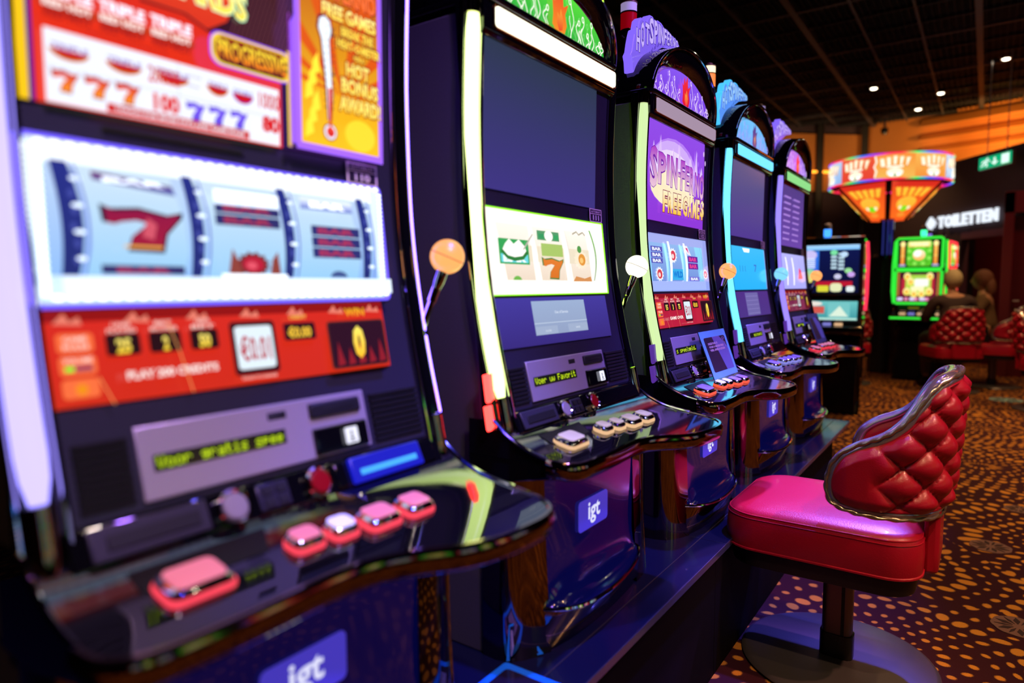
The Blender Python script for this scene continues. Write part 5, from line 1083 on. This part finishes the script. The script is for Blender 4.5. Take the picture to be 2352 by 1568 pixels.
def bA(a):
    a.rect(0, 0, 1, 1, (10, 14, 50), (16, 24, 80)); a.rect(0, .90, 1, 1, (120, 190, 250), (170, 215, 255), 1.1); a.rect(0, .30, .45, .88, (40, 90, 220), (60, 130, 240)); a.ell(.30, .36, .14, .15, (220, 210, 90), (120, 200, 170), 1.2); a.ell(.32, .80, .10, .10, (200, 190, 240), e=1.1)
    for k in range(5): a.rect(.25, .52 + k * .045, .40, .55 + k * .045, (220, 230, 255), e=1.1)
    for r in range(5):
        for k in range(2): a.rr(.62 + k * .10, .50 + r * .075 - k * .02, .70 + k * .10, .55 + r * .075 - k * .02, .01, (190, 220, 235), asp=1.2)
    for k, (u, v) in enumerate(((.86, .46), (.90, .38), (.66, .84), (.80, .80), (.72, .34))): a.ell(u, v, .05, .055, ((150, 220, 150), (200, 160, 235), (120, 220, 160), (190, 220, 250), (200, 200, 230))[k], e=1.1)
    a.rect(.42, .14, .92, .24, (190, 24, 50)); a.rr(.44, .02, .60, .15, .02, (226, 220, 60), asp=1.2); a.rr(.62, .02, .78, .2, .05, (235, 240, 190), asp=1.2); a.rr(.84, .02, .95, .14, .03, (235, 245, 245), asp=1.2); a.rr(.05, .03, .20, .18, .03, (250, 160, 60), asp=1.2)
def bB(a):
    a.rect(0, 0, 1, 1, (60, 150, 160), (110, 200, 200)); a.rect(0, .35, .55, .72, (214, 90, 80)); a.ell(.1, .86, .12, .10, (235, 225, 250)); a.ell(.38, .86, .14, .12, (240, 230, 220)); a.rr(.60, .15, .90, .92, .06, (120, 200, 200), asp=.6); a.poly([(.62, .2), (.88, .2), (.76, .75)], (225, 245, 225)); a.rect(0, .02, 1, .12, (190, 240, 225)); a.rect(.03, .45, .3, .55, (245, 220, 200))
GREEN = glow('edge_green', (50, 235, 60), 1.15)
VM = []
VM.append(video_machine('green edged video slot machine with two green screens, left of the seated player', (-.715, 10.05, 0), math.radians(-4), .57, 1.86, GREEN, ((1.44, 1.83, -.035, -.03), (1.00, 1.42, -.06, -.035)), (gA, gB), glow('lamp_green', (60, 255, 160), 2.2), GREEN))
CH = None
VM.append(video_machine('blue screened video slot machine behind the farthest machine on the plinth', (-1.295, 7.02, 0), math.radians(3), .74, 1.70, None, ((1.14, 1.64, -.03, -.03), (.88, 1.11, -.07, -.035)), (bA, bB), glow('lamp_blue', (60, 140, 255), 2.2), None, side=(glow('side_white_violet', (190, 180, 255), 1.5), glow('side_red_pink', (255, 50, 80), 1.5))))
RED_ = glow('edge_red', (255, 50, 60), 1.6)
VM.append(video_machine('red edged video slot machine seen side-on behind the seated players', (-.42, 10.75, 0), math.radians(84), .60, 1.84, RED_, ((1.46, 1.80, -.035, -.03), (1.02, 1.42, -.06, -.035)), (gA, gB), glow('lamp_violet', (150, 120, 255), 1.0), RED_, side=(RED_, glow('edge_violet', (110, 90, 255), 1.2))))
# the bank across the aisle, behind the camera's right shoulder: seen only as reflections
for k, (src, nm) in enumerate(((1, 'first'), (0, 'second'), (1, 'third'), (0, 'fourth'), (2, 'fifth'), (1, 'sixth'))):
    c = copy_tree(VM[src]); c.location = (2.7, -1.1 + .92 * k, 0); c.rotation_euler = (0, 0, math.radians(-90)); c['label'] = 'video slot machine across the aisle, %s from the camera, mirrored in the chrome' % nm; c['group'] = 'video slot machines across the aisle'
# carousel sign on its pole
cs = empty('carousel_sign', (-1.157, 10.6, 0), 0, 'round illuminated orange carousel sign on a pole over the green machine', 'sign')
g = G(); g.lathe([(.17, 0), (.17, 1.62), (.14, 1.66), (.001, 1.66)], (-.05, .25, 0), seg=8); g.build('core_cabinet', SATIN, cs, bevel=.01)
g = G(); g.tube([(0, 0, 1.6), (0, 0, 2.2)], .09, 16); g.build('pole', GLOSS, cs)
for a_ in (-1.9, -1.3, -.8):
    g = G(); g.tube([(.095 * math.cos(a_), .095 * math.sin(a_), 1.65), (.095 * math.cos(a_), .095 * math.sin(a_), 2.12)], .010, 6); g.build('pole_streak', mat('pole_streak_blue', (60, 60, 120), .3, emit=(70, 80, 200), es=.3), cs)  # faint blue emissive streaks down the dark pole
R_ = .735; n_ = 96; z0, z1 = 2.585, 2.905
def drumcol(k, j):
    pass
g = G(); rows = []
g.grid([[(R_ * math.cos(2 * PI * k / n_), R_ * math.sin(2 * PI * k / n_), z) for k in range(n_)] for z in (z0, z1)], cv=True); g.face(g.pts([(R_ * math.cos(2 * PI * k / n_), R_ * math.sin(2 * PI * k / n_), z1) for k in range(n_)])); drum = g.build('drum', mat('drum_black', (20, 10, 10), .4), cs)
def curved(a0, a1, Rr):
    class C(Art):
        def at(s, u, v):
            a = math.radians(lerp(a0, a1, u)); r = Rr + .0012 * s.k; return Vector((r * math.cos(a), r * math.sin(a), lerp(z0 + .012, z1 - .012, v)))
    return C((0, 0, 0), (0, 0, 0), (0, 0, 0), (0, 0, 0), (0, 0, 0))
cols = [((250, 150, 60), (255, 190, 90)), ((150, 190, 240), (190, 215, 250)), ((235, 70, 50), (240, 90, 60)), ((250, 190, 90), (255, 150, 60))]
for s_ in range(10):
    a0 = -205 + s_ * 36; A = curved(a0, a0 + 36, R_ + .001)
    c0_, c1_ = cols[s_ % 4]
    for k in range(8): A.k = 0; A.rect(k / 8, 0, (k + 1) / 8, 1, c0_, c1_, 1.0)
    A.k = 2
    cx = .5
    for k in range(-2, 3): A.poly([(cx + k * .15 - .055, .50 - abs(k) * .03), (cx + k * .13 + .05, .50 - abs(k) * .03), (cx + k * .16 + .065, .93 - abs(k) * .04), (cx + k * .16 - .055, .93 - abs(k) * .04)], (235, 150, 60), (255, 225, 160), 1.0)
    for k in range(-2, 3): A.poly([(cx + k * .15 - .035, .55 - abs(k) * .03), (cx + k * .13 + .03, .55 - abs(k) * .03), (cx + k * .16 + .04, .89 - abs(k) * .04), (cx + k * .16 - .035, .89 - abs(k) * .04)], (255, 240, 215), None, 1.25)
    A.rr(cx - .20, .42, cx + .20, .50, .02, (255, 245, 225), None, 1.2, asp=1.4); A.ell(cx, .22, .20, .19, (255, 244, 228), (255, 235, 205), 1.2, n=18); A.ell(cx - .09, .12, .05, .06, (255, 255, 250), e=1.4, n=10); A.ell(cx + .09, .12, .05, .06, (255, 255, 250), e=1.4, n=10); A.ell(cx, .10, .035, .06, (90, 170, 110), n=8)
    if s_ % 2: A.stroke([(.02, .05), (.06, .3), (.0, .5), (.06, .7), (.02, .95)], .02, (255, 240, 225), 1.2, asp=1.4)
    A.build('drum_picture', ART, drum)
rb = [(60, 235, 110), (50, 110, 255), (160, 30, 230), (255, 30, 90), (255, 50, 60), (60, 235, 110)]
for zr in (z0, z1):
    g = G(); ids = []
    for k in range(n_):
        a = 2 * PI * k / n_; ids.append(g.pts([((R_ + .006 + .014 * math.cos(q * PI / 3)) * math.cos(a), (R_ + .006 + .014 * math.cos(q * PI / 3)) * math.sin(a), zr + .014 * math.sin(q * PI / 3)) for q in range(6)]))
    def rc(k):
        t = (k % n_) / n_ * 30 % 5; i = int(t); f = t - i; c0_, c1_ = lin(rb[i]), lin(rb[(i + 1)]); return tuple(1.25 * lerp(c0_[m_], c1_[m_], f) for m_ in range(3))
    for k in range(n_):
        k2 = (k + 1) % n_
        for q in range(6): q2 = (q + 1) % 6; g.face((ids[k][q], ids[k][q2], ids[k2][q2], ids[k2][q]), [rc(k), rc(k), rc(k + 1), rc(k + 1)])
    g.build('colour_rim', ART, drum)
zt_, zb2 = 2.565, 2.125; rt_, rb_ = .70, .25; a_v = math.atan2(-10.6, 1.157)
for k in range(6):
    a0 = a_v + k * PI / 3; a1 = a0 + PI / 3
    P = lambda r, a, z: Vector((r * math.cos(a), r * math.sin(a), z))
    g = G(); g.tube([P(rt_, a0, zt_), P(rb_, a0, zb2)], .020, 6); g.build('cone_rib', POSTM, cs)
    q = [P(rb_, a0 + .12, zb2), P(rb_, a1 - .12, zb2), P(rt_, a0 + .05, zt_), P(rt_, a1 - .05, zt_)]
    nrm = (q[1] - q[0]).cross(q[2] - q[0]).normalized()
    A = Art(*q, nrm); A.step = .002
    A.rect(0, 0, 1, 1, (255, 90, 30), (214, 40, 30), 1.05); A.rect(.02, .02, .98, .86, (255, 110, 30), (235, 80, 30), 1.05)
    for j in range(-2, 3): A.poly([(.5 + j * .15 - .05, .62), (.5 + j * .15 + .05, .62), (.5 + j * .17 + .06, .84), (.5 + j * .17 - .06, .84)], (250, 190, 50), (255, 200, 60), 1.05)
    A.ell(.5, .42, .32, .20, (250, 180, 50), (255, 190, 60), 1.05); A.ell(.5, .30, .15, .08, (130, 220, 30), e=1.1, n=12); A.ell(.34, .33, .06, .05, (255, 230, 190), e=1.2, n=10); A.ell(.66, .33, .06, .05, (255, 230, 190), e=1.2, n=10); A.ell(.5, .14, .2, .06, (255, 150, 50), n=10)
    A.build('cone_panel', ART, cs)

# ------------------------------------------------------------------ people
def skin_mesh(name, verts, edges, m, parent, sub=2):
    me = bpy.data.meshes.new(name); me.from_pydata([v[0] for v in verts], edges, []); o = bpy.data.objects.new(name, me); COL.objects.link(o)
    md = o.modifiers.new('skin', 'SKIN'); md.use_smooth_shade = True
    for sv, v in zip(me.skin_vertices[0].data, verts):
        r = v[1]; sv.radius = (r, r) if isinstance(r, (int, float)) else r
    me.skin_vertices[0].data[0].use_root = True
    s_ = o.modifiers.new('sub', 'SUBSURF'); s_.levels = sub; s_.render_levels = sub
    bpy.context.view_layer.update()
    dg = bpy.context.evaluated_depsgraph_get(); nm = bpy.data.meshes.new_from_object(o.evaluated_get(dg)); bpy.data.objects.remove(o)
    nm.name = name; nm.materials.clear(); nm.materials.append(m); nm.shade_smooth(); ob = bpy.data.objects.new(name, nm); COL.objects.link(ob)
    if parent: ob.parent = parent
    return ob
def ellips(g, c, r, seg=16, n=10, cut=-1):
    g.loft([[(c[0] + r[0] * math.sin(PI * (k + .01) / (n + .02)) * math.cos(2 * PI * j / seg), c[1] + r[1] * math.sin(PI * (k + .01) / (n + .02)) * math.sin(2 * PI * j / seg), c[2] - r[2] * math.cos(PI * (k + .01) / (n + .02))) for j in range(seg)] for k in range(n + 1)])
SKINM = mat('skin', (190, 138, 112), .5)
def person(label, loc, rz, jacket, hair, trousers, raise_=0.0, female=False):
    """sits on a stool of seat height .54 and faces +y; hands rest forward on the deck"""
    root = empty('person', loc, rz, label, 'person')
    sh = .175 if female else .195
    V_ = [((0, 0, .64), .13), ((0, .01, .80), .12), ((0, .03, .95), .125), ((0, .03, 1.05), .10), ((0, .045, 1.13), .055), ((0, .065, 1.19), .055)]
    E_ = [(0, 1), (1, 2), (2, 3), (3, 4), (4, 5)]
    for s_ in (-1, 1):
        b = len(V_)
        V_ += [((s_ * sh, .03, 1.045), .058), ((s_ * (sh + .06), .12, .82), .046), ((s_ * .15, .33, .90 + raise_), .034), ((s_ * .13, .385, .905 + raise_), .026), ((s_ * .125, .43, .905 + raise_), .022)]; E_ += [(3, b), (b, b + 1), (b + 1, b + 2), (b + 2, b + 3), (b + 3, b + 4)]
        b = len(V_)
        V_ += [((s_ * .10, .05, .62), .095), ((s_ * .14, .42, .60), .066), ((s_ * .13, .40, .32), .050), ((s_ * .13, .38, .10), .036), ((s_ * .14, .47, .055), .030)]; E_ += [(0, b), (b, b + 1), (b + 1, b + 2), (b + 2, b + 3), (b + 3, b + 4)]
    body = skin_mesh('body', V_, E_, SKINM, root)
    # head, ears, nose and fingers are joined into the body mesh
    g = G(); ellips(g, (0, .075, 1.285), (.076, .095, .115), 20, 14); ellips(g, (0, .172, 1.275), (.012, .016, .022), 8, 6); ellips(g, (-.077, .07, 1.28), (.010, .022, .032), 8, 6); ellips(g, (.077, .07, 1.28), (.010, .022, .032), 8, 6)
    for s_ in (-1, 1):
        ellips(g, (s_ * .125, .445, .905 + raise_), (.038, .045, .014), 12, 8)
        for f_, (dx, l_) in enumerate(((-.030, .058), (-.010, .070), (.010, .074), (.030, .062))):
            x0 = s_ * .125 + dx; g.tube([(x0, .47, .905 + raise_), (x0, .47 + l_ * .5, .915 + raise_), (x0, .47 + l_, .897 + raise_)], .0085, 6, rr=[1, .95, .75])
        g.tube([(s_ * .125 - s_ * .03, .43, .903 + raise_), (s_ * .125 - s_ * .06, .455, .900 + raise_), (s_ * .125 - s_ * .066, .49, .895 + raise_)], .0095, 6, rr=[1, .95, .8])
    tmp = g.build('tmp', SKINM); bm = bmesh.new(); bm.from_mesh(body.data); bm.from_mesh(tmp.data); bm.to_mesh(body.data); bm.free(); bpy.data.objects.remove(tmp)
    body.data.shade_smooth()
    J = [((0, .0, .66), (.165, .135)), ((0, .01, .82), (.16, .125)), ((0, .03, .97), (.175, .12)), ((0, .03, 1.07), (.12, .10)), ((0, .035, 1.125), .068)]; JE = [(0, 1), (1, 2), (2, 3), (3, 4)]
    for s_ in (-1, 1):
        b = len(J); J += [((s_ * sh, .03, 1.055), .073), ((s_ * (sh + .065), .12, .82), .060), ((s_ * .16, .29, .885 + raise_ * .9), .048), ((s_ * .14, .35, .90 + raise_), .042)]; JE += [(3, b), (b, b + 1), (b + 1, b + 2), (b + 2, b + 3)]
    skin_mesh('jacket', J, JE, jacket, root)
    T = [((0, 0, .64), (.155, .12))]; TE = []
    for s_ in (-1, 1):
        b = len(T); T += [((s_ * .10, .07, .625), .102), ((s_ * .14, .43, .605), .078), ((s_ * .13, .41, .32), .064), ((s_ * .13, .39, .12), .056)]; TE += [(0, b), (b, b + 1), (b + 1, b + 2), (b + 2, b + 3)]
    skin_mesh('trousers', T, TE, trousers, root)
    for s_ in (-1, 1):
        g = G(); g.loft([[(s_ * .135 + u * .045 * k2, .36 + v * k3, z) for u, v in [(math.cos(2 * PI * q / 14), math.sin(2 * PI * q / 14) * .13 + .07) for q in range(14)]] for z, k2, k3 in ((.023, 1.05, 1.0), (.05, 1.08, 1.0), (.085, .9, .85), (.12, .75, .5))]); g.build('shoe', mat('shoe_black', (18, 16, 18), .5), root)
    g = G(); ellips(g, (0, .055, 1.305), (.094, .108, .118), 20, 12)
    if female: ellips(g, (0, -.02, 1.20), (.085, .06, .13), 16, 10)
    g.build('hair', hair, root)
    return root
HG = mat('hair_grey', (205, 188, 150), .7, grain=(120, .6, .3)); HB = mat('hair_brown', (130, 80, 60), .7, grain=(120, .6, .3))
person('person with short grey hair in a dark brown jacket, seated with back to us', (-.30, 9.30, 0), math.radians(22), mat('jacket_brown', (64, 46, 50), .8, grain=(60, .4, .2)), HG, mat('trousers_grey', (92, 84, 92), .8), 0.02)
person('person in tan sleeves seated behind the grey-haired player, facing left', (.02, 9.98, 0), math.radians(84), mat('jacket_tan', (112, 84, 58), .8, grain=(60, .4, .2)), HB, mat('trousers_dark', (24, 24, 34), .8), 0.04, True)
